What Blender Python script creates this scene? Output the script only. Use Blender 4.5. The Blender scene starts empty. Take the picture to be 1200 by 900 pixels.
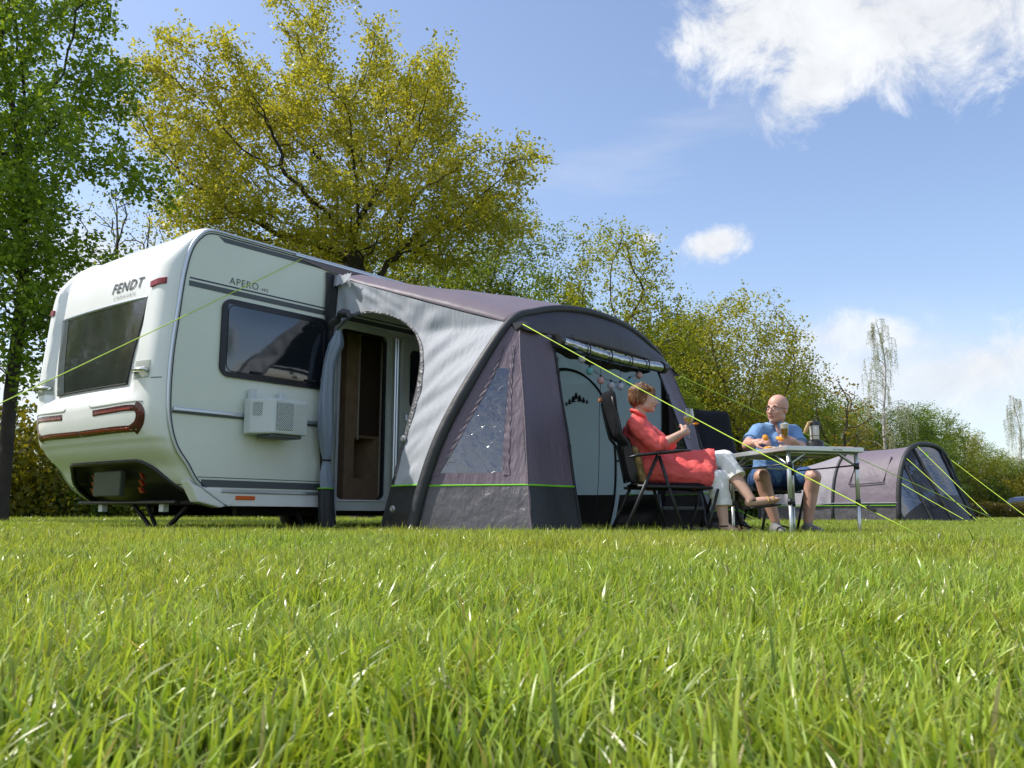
import bpy, bmesh, math, random
import numpy as np
from mathutils import Vector, Matrix, noise, kdtree
from mathutils.geometry import tessellate_polygon

SC = bpy.context.scene
COL = SC.collection
R = math.radians
V = Vector
random.seed(7)

# ------------------------------------------------------------------ camera geometry (metres; camera looks along +Y)
CH, FPX = .24, 1040.0
GZ = .065          # level of the turf
PITCH = math.atan(153 / FPX)
ROLL = R(.25)
_r0, _u0 = V((1, 0, 0)), V((0, -math.sin(PITCH), math.cos(PITCH)))
CF = V((0, math.cos(PITCH), math.sin(PITCH)))
CR = _r0 * math.cos(ROLL) + _u0 * math.sin(ROLL)
CU = _u0 * math.cos(ROLL) - _r0 * math.sin(ROLL)
CP = V((0, 0, CH))


def at(px, py, y):
    d = CF * FPX + CR * (px - 600) + CU * (450 - py)
    return CP + d * (y / d.y)


# local frame of the caravan: u along its length, e out of its door side, z up
DU = V((.629, .777, 0)).normalized()
DE = V((DU.y, -DU.x, 0))
OO = V((-2.783, 6.910, 0))


def LW(u, e, z):
    return OO + DU * u + DE * e + V((0, 0, z))


# ------------------------------------------------------------------ object helpers
def tag(o, label=None, cat=None, group=None, kind=None):
    if label: o['label'] = label
    if cat: o['category'] = cat
    if group: o['group'] = group
    if kind: o['kind'] = kind
    return o


def thing(name, label, cat, loc=(0, 0, 0), rz=0, group=None):
    o = bpy.data.objects.new(name, None)
    COL.objects.link(o)
    o.empty_display_size = .1
    o.matrix_world = Matrix.Translation(V(loc)) @ Matrix.Rotation(rz, 4, 'Z')
    tag(o, label, cat, group)
    MW[o.name] = o.matrix_world.copy()
    return o


MW = {}


def link_mesh(name, me, m, parent=None):
    o = bpy.data.objects.new(name, me)
    COL.objects.link(o)
    if m is not None and not me.materials:
        me.materials.append(m)
    if parent is not None:
        o.parent = parent
        MW[o.name] = MW.get(parent.name, Matrix.Identity(4))
    return o


class MB:
    """collects shapes in world coordinates"""

    def __init__(s):
        s.v, s.f, s.m = [], [], []
        s.mi = 0

    def add(s, vs, fs):
        k = len(s.v)
        s.v += [V(p) for p in vs]
        s.f += [tuple(i + k for i in f) for f in fs]
        s.m += [s.mi] * len(fs)
        return s

    def box(s, c, size, M=None):
        x, y, z = [q / 2 for q in size]
        c = V(c)
        vs = [V((a * x, b * y, d * z)) for a in (-1, 1) for b in (-1, 1) for d in (-1, 1)]
        if M is not None:
            vs = [M @ q for q in vs]
        return s.add([c + q for q in vs], [(0, 1, 3, 2), (4, 6, 7, 5), (0, 4, 5, 1), (2, 3, 7, 6), (0, 2, 6, 4), (1, 5, 7, 3)])

    def lbox(s, u0, u1, e0, e1, z0, z1):
        """box in the caravan frame"""
        vs = [LW(u, e, z) for u in (u0, u1) for e in (e0, e1) for z in (z0, z1)]
        return s.add(vs, [(0, 1, 3, 2), (4, 6, 7, 5), (0, 4, 5, 1), (2, 3, 7, 6), (0, 2, 6, 4), (1, 5, 7, 3)])

    def tube(s, pts, rad, n=8, cap=True, flat=1.0, up=None):
        pts = [V(p) for p in pts]
        if not hasattr(rad, '__len__'):
            rad = [rad] * len(pts)
        L = len(pts)
        t0 = (pts[1] - pts[0]).normalized()
        a = V(up) if up is not None else (V((0, 0, 1)) if abs(t0.z) < .9 else V((1, 0, 0)))
        nrm = (a - t0 * a.dot(t0)).normalized()
        vs, fs = [], []
        for i, p in enumerate(pts):
            t = (pts[min(i + 1, L - 1)] - pts[max(i - 1, 0)])
            t = t.normalized() if t.length > 1e-9 else t0
            nrm = (nrm - t * nrm.dot(t))
            nrm = nrm.normalized() if nrm.length > 1e-6 else t.orthogonal().normalized()
            b = t.cross(nrm)
            for k in range(n):
                an = 2 * math.pi * k / n
                vs.append(p + (nrm * math.cos(an) * flat + b * math.sin(an)) * rad[i])
        for i in range(L - 1):
            for k in range(n):
                fs.append((i * n + k, i * n + (k + 1) % n, (i + 1) * n + (k + 1) % n, (i + 1) * n + k))
        if cap:
            fs.append(tuple(range(n - 1, -1, -1)))
            fs.append(tuple((L - 1) * n + k for k in range(n)))
        return s.add(vs, fs)

    def lathe(s, base, prof, n=20, axis=V((0, 0, 1))):
        """prof: (radius, height) list"""
        axis = axis.normalized()
        a = axis.orthogonal().normalized()
        b = axis.cross(a)
        base = V(base)
        vs, fs = [], []
        for r, h in prof:
            for k in range(n):
                an = 2 * math.pi * k / n
                vs.append(base + axis * h + (a * math.cos(an) + b * math.sin(an)) * max(r, 1e-4))
        for i in range(len(prof) - 1):
            for k in range(n):
                fs.append((i * n + k, i * n + (k + 1) % n, (i + 1) * n + (k + 1) % n, (i + 1) * n + k))
        fs.append(tuple(range(n - 1, -1, -1)))
        fs.append(tuple((len(prof) - 1) * n + k for k in range(n)))
        return s.add(vs, fs)

    def ball(s, c, r, n=12, sc=(1, 1, 1), M=None):
        c = V(c)
        vs, fs = [], []
        m = max(6, n * 2 // 3)
        for i in range(m + 1):
            th = math.pi * i / m
            for k in range(n):
                an = 2 * math.pi * k / n
                q = V((math.sin(th) * math.cos(an) * sc[0], math.sin(th) * math.sin(an) * sc[1], math.cos(th) * sc[2])) * r
                if M is not None: q = M @ q
                vs.append(c + q)
        for i in range(m):
            for k in range(n):
                fs.append((i * n + k, (i + 1) * n + k, (i + 1) * n + (k + 1) % n, i * n + (k + 1) % n))
        return s.add(vs, fs)

    def grid(s, rows):
        """rows of points -> quads"""
        n = len(rows[0])
        vs = [p for r in rows for p in r]
        fs = [(i * n + k, i * n + k + 1, (i + 1) * n + k + 1, (i + 1) * n + k) for i in range(len(rows) - 1) for k in range(n - 1)]
        return s.add(vs, fs)

    def poly(s, outer, holes=(), f=None, thick=0):
        """2-D polygon with holes mapped to 3-D by f"""
        loops = [[V((p[0], p[1], 0)) for p in outer]] + [[V((p[0], p[1], 0)) for p in h] for h in holes]
        tri = tessellate_polygon(loops)
        flat = [p for l in loops for p in l]
        vs = [f(p.x, p.y) for p in flat]
        return s.add(vs, [tuple(t) for t in tri])

    def build(s, name, mats, parent=None, smooth=False, bevel=0, solid=0, label=None, subsurf=0, auto=None, weld=True):
        me = bpy.data.meshes.new(name)
        inv = MW[parent.name].inverted() if parent is not None and parent.name in MW else Matrix.Identity(4)
        me.from_pydata([tuple(inv @ p) for p in s.v], [], s.f)
        if not isinstance(mats, (list, tuple)): mats = [mats]
        for m in mats: me.materials.append(m)
        if len(mats) > 1:
            me.polygons.foreach_set('material_index', s.m)
        bm = bmesh.new()
        bm.from_mesh(me)
        if weld: bmesh.ops.remove_doubles(bm, verts=bm.verts, dist=1e-5)
        bmesh.ops.recalc_face_normals(bm, faces=bm.faces)
        bm.to_mesh(me)
        bm.free()
        o = link_mesh(name, me, None, parent)
        if smooth:
            me.shade_smooth()
            if auto:
                me.set_sharp_from_angle(angle=R(auto))
        if solid:
            md = o.modifiers.new('solid', 'SOLIDIFY'); md.thickness = solid; md.offset = 0
        if bevel:
            md = o.modifiers.new('bevel', 'BEVEL'); md.width = bevel; md.segments = 2; md.limit_method = 'ANGLE'; md.angle_limit = R(40)
        if subsurf:
            md = o.modifiers.new('sub', 'SUBSURF'); md.levels = subsurf; md.render_levels = subsurf
        if label: o['label'] = label
        return o


def cat(pts, n=8, closed=False):
    """Catmull-Rom through tuples"""
    P = [V(p) if len(p) == 3 else V((p[0], p[1], 0)) for p in pts]
    out = []
    L = len(P)
    for i in range(L - 1 if not closed else L):
        p0 = P[(i - 1) % L] if (closed or i > 0) else P[0] * 2 - P[1]
        p1, p2 = P[i], P[(i + 1) % L]
        p3 = P[(i + 2) % L] if (closed or i + 2 < L) else P[-1] * 2 - P[-2]
        for k in range(n):
            t = k / n
            out.append(.5 * (2 * p1 + (p2 - p0) * t + (2 * p0 - 5 * p1 + 4 * p2 - p3) * t * t + (3 * p1 - p0 - 3 * p2 + p3) * t ** 3))
    if not closed: out.append(P[-1])
    return out


def rrect(x0, x1, y0, y1, r, n=5):
    out = []
    for cx, cy, a in ((x1 - r, y1 - r, 0), (x0 + r, y1 - r, 90), (x0 + r, y0 + r, 180), (x1 - r, y0 + r, 270)):
        for k in range(n + 1):
            an = R(a + 90 * k / n)
            out.append((cx + r * math.cos(an), cy + r * math.sin(an)))
    return out


# ------------------------------------------------------------------ materials
def newmat(name):
    m = bpy.data.materials.new(name)
    m.use_nodes = True
    nt = m.node_tree
    nt.nodes.clear()
    out = nt.nodes.new('ShaderNodeOutputMaterial')
    return m, nt, out


def N(nt, t, **kw):
    n = nt.nodes.new('ShaderNode' + t)
    for k, v in kw.items():
        if k.startswith('i_'):
            key = k[2:]
            key = int(key) if key.isdigit() else key.replace('_', ' ')
            n.inputs[key].default_value = v
        else:
            setattr(n, k, v)
    return n


def mat(name, col, rough=.5, metal=0, var=.12, vscale=3.0, bump=0, bscale=40, bstretch=None, coat=0, transl=0, spec=.5, trans=0,
        alpha=1, dirt=0, detail=4, vor=False, bdist=.01):
    m, nt, out = newmat(name)
    L = nt.links.new
    p = N(nt, 'BsdfPrincipled', i_Roughness=rough, i_Metallic=metal)
    p.inputs['Specular IOR Level'].default_value = spec
    p.inputs['Coat Weight'].default_value = coat
    p.inputs['Coat Roughness'].default_value = .08
    p.inputs['Transmission Weight'].default_value = trans
    p.inputs['Alpha'].default_value = alpha
    tc = N(nt, 'TexCoord')
    nz = N(nt, 'TexNoise', i_Scale=vscale, i_Detail=5.0)
    L(tc.outputs['Object'], nz.inputs['Vector'])
    mr = N(nt, 'MapRange', i_1=.25, i_2=.75, i_3=1 - var, i_4=1 + var)
    L(nz.outputs['Fac'], mr.inputs[0])
    mx = N(nt, 'VectorMath', operation='SCALE')
    mx.inputs[0].default_value = col[:3]
    L(mr.outputs[0], mx.inputs['Scale'])
    L(mx.outputs[0], p.inputs['Base Color'])
    if dirt:
        pass
    nrm = None
    if bump:
        mp = N(nt, 'Mapping')
        if bstretch: mp.inputs['Scale'].default_value = bstretch
        L(tc.outputs['Object'], mp.inputs['Vector'])
        if vor:
            b = N(nt, 'TexVoronoi', i_Scale=bscale)
            src = b.outputs['Distance']
        else:
            b = N(nt, 'TexNoise', i_Scale=bscale, i_Detail=float(detail))
            src = b.outputs['Fac']
        L(mp.outputs[0], b.inputs['Vector'])
        bp = N(nt, 'Bump', i_Strength=bump, i_Distance=bdist)
        L(src, bp.inputs['Height'])
        L(bp.outputs[0], p.inputs['Normal'])
        nrm = bp
    if transl:
        t = N(nt, 'BsdfTranslucent')
        L(mx.outputs[0], t.inputs['Color'])
        if nrm: L(nrm.outputs[0], t.inputs['Normal'])
        ms = N(nt, 'MixShader', i_Fac=transl)
        L(p.outputs[0], ms.inputs[1]); L(t.outputs[0], ms.inputs[2]); L(ms.outputs[0], out.inputs[0])
    else:
        L(p.outputs[0], out.inputs[0])
    return m


def leafmat(name, transl=.45, gloss=.35, rough=.4, hue=1.0):
    """colour from the mesh attribute 'Col'"""
    m, nt, out = newmat(name)
    L = nt.links.new
    at_ = N(nt, 'Attribute', attribute_name='Col')
    p = N(nt, 'BsdfPrincipled', i_Roughness=rough)
    p.inputs['Specular IOR Level'].default_value = gloss
    hs = N(nt, 'VectorMath', operation='SCALE'); hs.inputs['Scale'].default_value = hue
    L(at_.outputs['Color'], hs.inputs[0]); L(hs.outputs[0], p.inputs['Base Color'])
    t = N(nt, 'BsdfTranslucent')
    g = N(nt, 'VectorMath', operation='MULTIPLY')
    g.inputs[1].default_value = (1.25, 1.15, .6)
    L(hs.outputs[0], g.inputs[0])
    L(g.outputs[0], t.inputs['Color'])
    ms = N(nt, 'MixShader', i_Fac=transl)
    L(p.outputs[0], ms.inputs[1]); L(t.outputs[0], ms.inputs[2]); L(ms.outputs[0], out.inputs[0])
    return m


M = {}
M['gel'] = mat('white_gelcoat', (.86, .87, .84), .32, coat=.4, var=.03, vscale=2)
M['ham'] = mat('hammered_side', (.77, .81, .72), .42, var=.03, bump=.6, bscale=34, detail=3, spec=.4, bdist=.004)
M['roofw'] = mat('roof_white', (.7, .7, .7), .5, var=.05)
M['alu'] = mat('aluminium_trim', (.62, .66, .72), .3, metal=.75, var=.05)
M['alus'] = mat('table_aluminium', (.68, .71, .70), .35, metal=.6, var=.05)
M['blackp'] = mat('black_plastic', (.018, .018, .02), .38, var=.2)
M['blackm'] = mat('matt_black', (.012, .013, .014), .6, var=.2)
M['dgrey'] = mat('stripe_grey', (.085, .10, .11), .5, var=.06)
M['navy'] = mat('stripe_navy', (.02, .03, .09), .4, var=.06)
M['letter'] = mat('letter_grey', (.09, .09, .10), .4, var=.05)
M['letter2'] = mat('letter_light', (.40, .40, .41), .4, var=.05)
M['chrome'] = mat('chrome', (.8, .8, .8), .12, metal=1, var=.02)
M['orange'] = mat('orange_lens', (.75, .13, .015), .25, var=.1)
M['redl'] = mat('red_lens', (.26, .010, .008), .2, coat=.25, var=.35, vscale=14, bump=.6, bscale=70, bstretch=(1, 1, .15))
M['redd'] = mat('dark_red_lens', (.070, .008, .010), .15, coat=.2, var=.4, vscale=18, bump=.6, bscale=60, bstretch=(1, 1, .15))
M['acw'] = mat('unit_plastic', (.62, .66, .65), .4, var=.03)
M['wood'] = mat('cabinet_wood', (.42, .30, .20), .45, var=.18, vscale=9)
M['cream'] = mat('interior_cream', (.55, .5, .42), .5, var=.05)
M['floorv'] = mat('interior_floor', (.10, .08, .06), .5)
M['rubber'] = mat('rubber', (.02, .02, .02), .75)
M['steel'] = mat('galvanised_steel', (.35, .36, .37), .4, metal=.8)
M['silver'] = mat('silver_cloth', (.44, .46, .50), .62, var=.05, vscale=1.2, bump=.5, bscale=9, bstretch=(3.4, 3.4, .5), transl=.16, detail=7, bdist=.015, spec=.3)
M['inner'] = mat('shade_tinted_silver_cloth', (.47, .56, .58), .55, var=.05, vscale=1.2, bump=.45, bscale=5, bstretch=(2, 2, .6), transl=.5, detail=6, bdist=.02)  # same silver cloth; teal of its shaded inside put into this colour
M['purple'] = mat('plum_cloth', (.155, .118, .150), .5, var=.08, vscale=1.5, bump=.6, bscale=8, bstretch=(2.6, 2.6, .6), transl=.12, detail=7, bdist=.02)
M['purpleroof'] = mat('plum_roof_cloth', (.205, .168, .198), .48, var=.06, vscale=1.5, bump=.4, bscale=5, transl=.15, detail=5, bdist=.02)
M['hood'] = mat('hood_cloth', (.058, .052, .062), .5, var=.1, bump=.5, bscale=6, transl=.06, detail=6, bdist=.02)
M['char'] = mat('charcoal_cloth', (.030, .032, .036), .55, var=.15, bump=.5, bscale=8, detail=6, bdist=.02)
M['mud'] = mat('mudskirt_cloth', (.090, .085, .095), .38, var=.15, vscale=2, bump=.9, bscale=6, bstretch=(1.5, 1.5, 1), detail=7, bdist=.03)
M['mudb'] = mat('black_mudskirt', (.014, .015, .018), .45, var=.15, bump=.5, bscale=7)
M['gauze'] = mat('crinkled_trim', (.10, .10, .11), .35, var=.5, vscale=30, bump=1, bscale=28, detail=7, bdist=.02)
M['green'] = mat('green_piping', (.20, .62, .03), .45, var=.05)
M['rope'] = mat('neon_rope', (.52, .72, .06), .5, var=.1, vscale=40)
M['bluegrey'] = mat('curtain_cloth', (.25, .30, .37), .5, var=.06, bump=.7, bscale=10, bstretch=(3, 3, .5), detail=7, bdist=.02)


def vinyl(name, tint, gl, bs, bscale, rough=.06):
    m, nt, out = newmat(name)
    L = nt.links.new
    tc = N(nt, 'TexCoord')
    mp = N(nt, 'Mapping'); mp.inputs['Scale'].default_value = (1, 1, 1.7)
    L(tc.outputs['Object'], mp.inputs[0])
    nz = N(nt, 'TexNoise', i_Scale=bscale, i_Detail=5.0, i_Distortion=1.2)
    L(mp.outputs[0], nz.inputs['Vector'])
    bp = N(nt, 'Bump', i_Strength=bs, i_Distance=.02)
    L(nz.outputs['Fac'], bp.inputs['Height'])
    g = N(nt, 'BsdfGlossy', i_Roughness=rough); g.inputs['Color'].default_value = (.9, .92, .95, 1)
    L(bp.outputs[0], g.inputs['Normal'])
    t = N(nt, 'BsdfTransparent'); t.inputs['Color'].default_value = (*tint, 1)
    ms = N(nt, 'MixShader', i_Fac=gl)
    L(t.outputs[0], ms.inputs[1]); L(g.outputs[0], ms.inputs[2]); L(ms.outputs[0], out.inputs[0])
    return m


M['vinyl'] = vinyl('clear_vinyl', (.20, .24, .31), .20, .6, 9, .10)
M['vinylr'] = vinyl('rolled_vinyl', (.5, .52, .5), .45, .5, 6, .12)
M['acryl'] = mat('dark_acrylic', (.012, .016, .022), .05, var=.2, spec=.9, coat=.8, bump=.08, bscale=3, bdist=.02, vscale=2)
M['acryl2'] = mat('rear_acrylic', (.030, .034, .036), .05, var=.3, spec=.9, coat=.7, vscale=4, bump=.1, bscale=4, bdist=.02)
M['skin'] = mat('skin', (.60, .37, .28), .55, var=.10, vscale=14, bump=.15, bscale=60, bdist=.003)
M['skin2'] = mat('man_skin', (.60, .34, .255), .5, var=.12, vscale=12, bump=.15, bscale=60, bdist=.003)
M['hair'] = mat('brown_hair', (.16, .075, .03), .5, var=.5, vscale=18, bump=1, bscale=40, bstretch=(1, 1, .25), bdist=.01)
M['dress'] = mat('coral_cloth', (.78, .105, .095), .65, var=.08, vscale=7, bump=.7, bscale=11, detail=5, bdist=.02)
M['white'] = mat('white_cloth', (.82, .81, .79), .7, var=.05, bump=.5, bscale=14, bdist=.01)
M['polo'] = mat('blue_polo', (.17, .32, .56), .7, var=.10, vscale=7, bump=.7, bscale=11, detail=5, bdist=.02)
M['denim'] = mat('denim', (.035, .09, .23), .75, var=.25, vscale=20, bump=.6, bscale=14, bdist=.015)
M['chairc'] = mat('chair_mesh', (.010, .011, .014), .8, spec=.2, var=.2, bump=.3, bscale=60)
M['chairf'] = mat('chair_frame', (.016, .017, .019), .4, spec=.4, var=.1)
M['mouth'] = mat('lips', (.42, .10, .08), .5)
M['eyew'] = mat('eye_white', (.75, .72, .70), .3)
M['eyed'] = mat('eye_dark', (.03, .02, .015), .2)
M['board'] = mat('board_wood', (.52, .33, .17), .5, var=.15, vscale=20)
M['snack'] = mat('orange_snack', (.85, .33, .02), .55, var=.2, vscale=60)
M['cracker'] = mat('cracker', (.72, .45, .18), .7, var=.2, vscale=60)
M['bark'] = mat('bark', (.075, .058, .042), .9, var=.4, vscale=6, bump=1, bscale=12, bstretch=(1, 1, .2), bdist=.03)
M['barkd'] = mat('dark_bark', (.040, .032, .026), .9, var=.4, vscale=6, bump=1, bscale=12, bstretch=(1, 1, .2), bdist=.03)
M['birchb'] = mat('birch_bark', (.42, .40, .36), .8, var=.5, vscale=7, bump=.5, bscale=10)
M['leaf'] = leafmat('leaf', .52, .35, .4, 1.22)
M['grass'] = leafmat('grass_blade', .42, .7, .30)
M['carpaint'] = mat('dark_blue_paint', (.02, .035, .09), .25, metal=.3, coat=.8, var=.05)
M['carblue'] = mat('light_blue_paint', (.35, .50, .72), .25, coat=.8, var=.05)
M['pat'] = mat('gold_pattern', (.36, .22, .08), .7, var=.9, vscale=22)


def glassmat(name, col=(1, 1, 1), rough=0, ior=1.45):
    m, nt, out = newmat(name)
    p = N(nt, 'BsdfPrincipled', i_Roughness=rough, i_IOR=ior)
    p.inputs['Base Color'].default_value = (*col, 1)
    p.inputs['Transmission Weight'].default_value = 1
    nt.links.new(p.outputs[0], out.inputs[0])
    return m




def thinglass(name, gl=.16):
    m, nt, out = newmat(name)
    t = N(nt, 'BsdfTransparent'); t.inputs['Color'].default_value = (.93, .95, .95, 1)
    g = N(nt, 'BsdfGlossy', i_Roughness=.03)
    lw = N(nt, 'LayerWeight', i_Blend=.35)
    mr = N(nt, 'MapRange', i_1=0.0, i_2=1.0, i_3=gl * .4, i_4=.75)
    nt.links.new(lw.outputs['Facing'], mr.inputs[0])
    ms = N(nt, 'MixShader')
    nt.links.new(mr.outputs[0], ms.inputs[0]); nt.links.new(t.outputs[0], ms.inputs[1]); nt.links.new(g.outputs[0], ms.inputs[2]); nt.links.new(ms.outputs[0], out.inputs[0])
    return m


M['glass'] = thinglass('clear_glass')
M['beer'] = mat('beer', (.75, .36, .02), .1, transl=.5, var=.05)
M['foam'] = mat('beer_foam', (.85, .80, .70), .8)
M['wine'] = mat('white_wine', (.72, .70, .25), .1, transl=.5)
M['frost'] = mat('frosted_glass', (.78, .79, .76), .3, transl=.4, var=.03)
M['ropeh'] = mat('hemp_rope', (.48, .34, .16), .85, bump=1, bscale=90)
# ------------------------------------------------------------------ camera, sun, sky
cam = bpy.data.cameras.new('camera')
camo = bpy.data.objects.new('camera', cam)
COL.objects.link(camo)
cam.sensor_width = 36
cam.lens = 36 * FPX / 1200
cam.clip_start = .03
cam.clip_end = 600
cam.dof.use_dof = True
cam.dof.focus_distance = 7.3
cam.dof.aperture_fstop = 20
mm = Matrix.Identity(4)
for i in range(3):
    mm[i][0], mm[i][1], mm[i][2], mm[i][3] = CR[i], CU[i], -CF[i], CP[i]
camo.matrix_world = mm
SC.camera = camo

SUN = V((-.615, .048, .788)).normalized()
sl = bpy.data.lights.new('sun', 'SUN')
sl.energy = 5.0
sl.angle = R(.5)
sl.color = (1, .955, .88)
so = bpy.data.objects.new('sun', sl)
COL.objects.link(so)
so.rotation_euler = SUN.to_track_quat('Z', 'Y').to_euler()

w = bpy.data.worlds.new('World')
SC.world = w
w.use_nodes = True
nt = w.node_tree
nt.nodes.clear()
L = nt.links.new
out = N(nt, 'OutputWorld')
bg = N(nt, 'Background', i_Strength=.15)
sky = N(nt, 'TexSky', sky_type='NISHITA', sun_disc=False, sun_elevation=math.asin(SUN.z), sun_rotation=math.atan2(SUN.x, SUN.y),
        altitude=50, air_density=1.0, dust_density=1.3, ozone_density=2.5)
tc = N(nt, 'TexCoord')
nrmv = N(nt, 'VectorMath', operation='NORMALIZE')
L(tc.outputs['Generated'], nrmv.inputs[0])


def wmath(op, a, b=None, c=None):
    n = N(nt, 'Math', operation=op)
    for i, x in enumerate((a, b, c)):
        if x is None: continue
        if isinstance(x, (int, float)):
            n.inputs[i].default_value = x
        else:
            L(x, n.inputs[i])
    return n.outputs[0]


def dotv(vec):
    n = N(nt, 'VectorMath', operation='DOT_PRODUCT')
    L(nrmv.outputs[0], n.inputs[0])
    n.inputs[1].default_value = tuple(vec)
    return n.outputs['Value']


cn = N(nt, 'TexNoise', i_Scale=5.5, i_Detail=9.0, i_Roughness=.58, i_Distortion=.5)
L(nrmv.outputs[0], cn.inputs['Vector'])
cn2 = N(nt, 'TexNoise', i_Scale=2.2, i_Detail=8.0, i_Roughness=.55, i_Distortion=.3)
mp = N(nt, 'Mapping'); mp.inputs['Scale'].default_value = (1, 1, 2.2)
L(nrmv.outputs[0], mp.inputs[0]); L(mp.outputs[0], cn2.inputs['Vector'])


def cloud(px, py, rx, ry, rot=0, amp=1.3, soft=.25, dens=1.0, noise=None, bias=0.0):
    """a cloud round one direction of the sky; sizes as tangents x 1040"""
    c = (at(px, py, 100) - CP).normalized()
    a = c.cross(V((0, 0, 1))).normalized()
    b = a.cross(c)
    a, b = a * math.cos(R(rot)) + b * math.sin(R(rot)), b * math.cos(R(rot)) - a * math.sin(R(rot))
    dc = wmath('MAXIMUM', dotv(c), .01)
    x = wmath('MULTIPLY', wmath('DIVIDE', dotv(a), dc), FPX / rx)
    y = wmath('MULTIPLY', wmath('DIVIDE', dotv(b), dc), FPX / ry)
    rr = wmath('SQRT', wmath('ADD', wmath('MULTIPLY', x, x), wmath('MULTIPLY', y, y)))
    nn = wmath('MULTIPLY', wmath('SUBTRACT', (noise or cn.outputs['Fac']), .5), amp * 2)
    v = wmath('ADD', wmath('SUBTRACT', 1.0 + bias, rr), nn)
    mrn = N(nt, 'MapRange', interpolation_type='SMOOTHSTEP', i_1=-.02, i_2=soft, i_3=0.0, i_4=dens)
    L(v, mrn.inputs[0])
    return mrn.outputs[0]


fine = N(nt, 'TexNoise', i_Scale=13.0, i_Detail=11.0, i_Roughness=.66, i_Distortion=.35)
L(nrmv.outputs[0], fine.inputs['Vector'])
F_ = fine.outputs['Fac']
streak = N(nt, 'TexNoise', i_Scale=4.0, i_Detail=8.0, i_Roughness=.6)
mp = N(nt, 'Mapping'); mp.inputs['Scale'].default_value = (1, 1, 6); mp.inputs['Rotation'].default_value = (0, R(-12), 0)
L(nrmv.outputs[0], mp.inputs[0]); L(mp.outputs[0], streak.inputs['Vector'])
cl = [cloud(900, 22, 112, 46, 0, 1.5, .85, .95, F_, .3), cloud(1060, 18, 200, 64, -4, 1.5, .9, .95, F_, .35),
      cloud(965, 80, 76, 38, 42, 1.5, .85, .95, F_, .35), cloud(838, 287, 34, 17, 8, 1.7, .8, .95, F_, .4), cloud(762, 280, 20, 12, 8, 1.6, .6, .6, F_),
      cloud(1080, 440, 360, 105, -4, 1.0, 1.5, .90, cn2.outputs['Fac']), cloud(1165, 425, 95, 45, 10, 1.5, .8, .85, F_), cloud(1000, 395, 120, 30, -6, 1.6, .9, .7, F_),
      cloud(800, 165, 220, 50, 9, 1.6, 1.6, .30, streak.outputs['Fac'], -.15),
      cloud(120, 330, 170, 110, 0, 1.0, .9, .8, F_), cloud(20, 470, 240, 70, 0, .9, 1.0, .75, F_), cloud(620, 470, 900, 60, 0, .8, 1.3, .4, cn2.outputs['Fac'])]
tot = cl[0]
for c_ in cl[1:]:
    # screen-combine
    tot = wmath('SUBTRACT', 1.0, wmath('MULTIPLY', wmath('SUBTRACT', 1.0, tot), wmath('SUBTRACT', 1.0, c_)))
# broken cumulus over the rest of the sky, behind and beside the camera
gen = N(nt, 'MapRange', interpolation_type='SMOOTHSTEP', i_1=.49, i_2=.60, i_3=0.0, i_4=.9)
L(cn2.outputs['Fac'], gen.inputs[0])
away = N(nt, 'MapRange', interpolation_type='SMOOTHSTEP', i_1=.62, i_2=.25, i_3=0.0, i_4=1.0)
L(dotv(CF), away.inputs[0])
tot = wmath('MAXIMUM', tot, wmath('MULTIPLY', gen.outputs[0], away.outputs[0]))
mixc = N(nt, 'Mix', data_type='RGBA')
shade = N(nt, 'MapRange', i_1=.3, i_2=.68, i_3=.86, i_4=1.10)
L(F_, shade.inputs[0])
cc = N(nt, 'VectorMath', operation='SCALE'); cc.inputs[0].default_value = (6.2, 6.35, 6.6)
L(shade.outputs[0], cc.inputs['Scale'])
L(tot, mixc.inputs[0])
skym = N(nt, 'VectorMath', operation='MULTIPLY'); skym.inputs[1].default_value = (1.62, 1.50, 1.47)
L(sky.outputs[0], skym.inputs[0])
L(skym.outputs[0], mixc.inputs[6]); L(cc.outputs[0], mixc.inputs[7])
L(mixc.outputs[2], bg.inputs[0]); L(bg.outputs[0], out.inputs[0])

SC.view_settings.view_transform = 'Standard'
SC.view_settings.look = 'None'
SC.view_settings.exposure = 0
SC.cycles.use_denoising = True
SC.cycles.max_bounces = 8
SC.cycles.transparent_max_bounces = 12
SC.cycles.caustics_reflective = False
SC.cycles.caustics_refractive = False
SC.cycles.sample_clamp_indirect = 6

# ------------------------------------------------------------------ ground
rng = np.random.default_rng(5)


def gmat():
    m, nt, out = newmat('turf_soil')
    L = nt.links.new
    p = N(nt, 'BsdfPrincipled', i_Roughness=.9)
    p.inputs['Specular IOR Level'].default_value = .1
    tc = N(nt, 'TexCoord')
    a = N(nt, 'TexNoise', i_Scale=22.0, i_Detail=8.0, i_Roughness=.7)
    b = N(nt, 'TexNoise', i_Scale=.25, i_Detail=4.0)
    L(tc.outputs['Object'], a.inputs[0]); L(tc.outputs['Object'], b.inputs[0])
    r = N(nt, 'ValToRGB')
    r.color_ramp.elements[0].color = (.030, .050, .010, 1); r.color_ramp.elements[0].position = .35
    r.color_ramp.elements[1].color = (.13, .20, .028, 1); r.color_ramp.elements[1].position = .7
    L(a.outputs['Fac'], r.inputs[0])
    s = N(nt, 'MapRange', i_1=.3, i_2=.7, i_3=.8, i_4=1.2)
    L(b.outputs['Fac'], s.inputs[0])
    v = N(nt, 'VectorMath', operation='SCALE')
    L(r.outputs[0], v.inputs[0]); L(s.outputs[0], v.inputs['Scale']); L(v.outputs[0], p.inputs[0])
    bp = N(nt, 'Bump', i_Strength=.8, i_Distance=.05)
    L(a.outputs['Fac'], bp.inputs['Height']); L(bp.outputs[0], p.inputs['Normal'])
    L(p.outputs[0], out.inputs[0])
    return m


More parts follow.
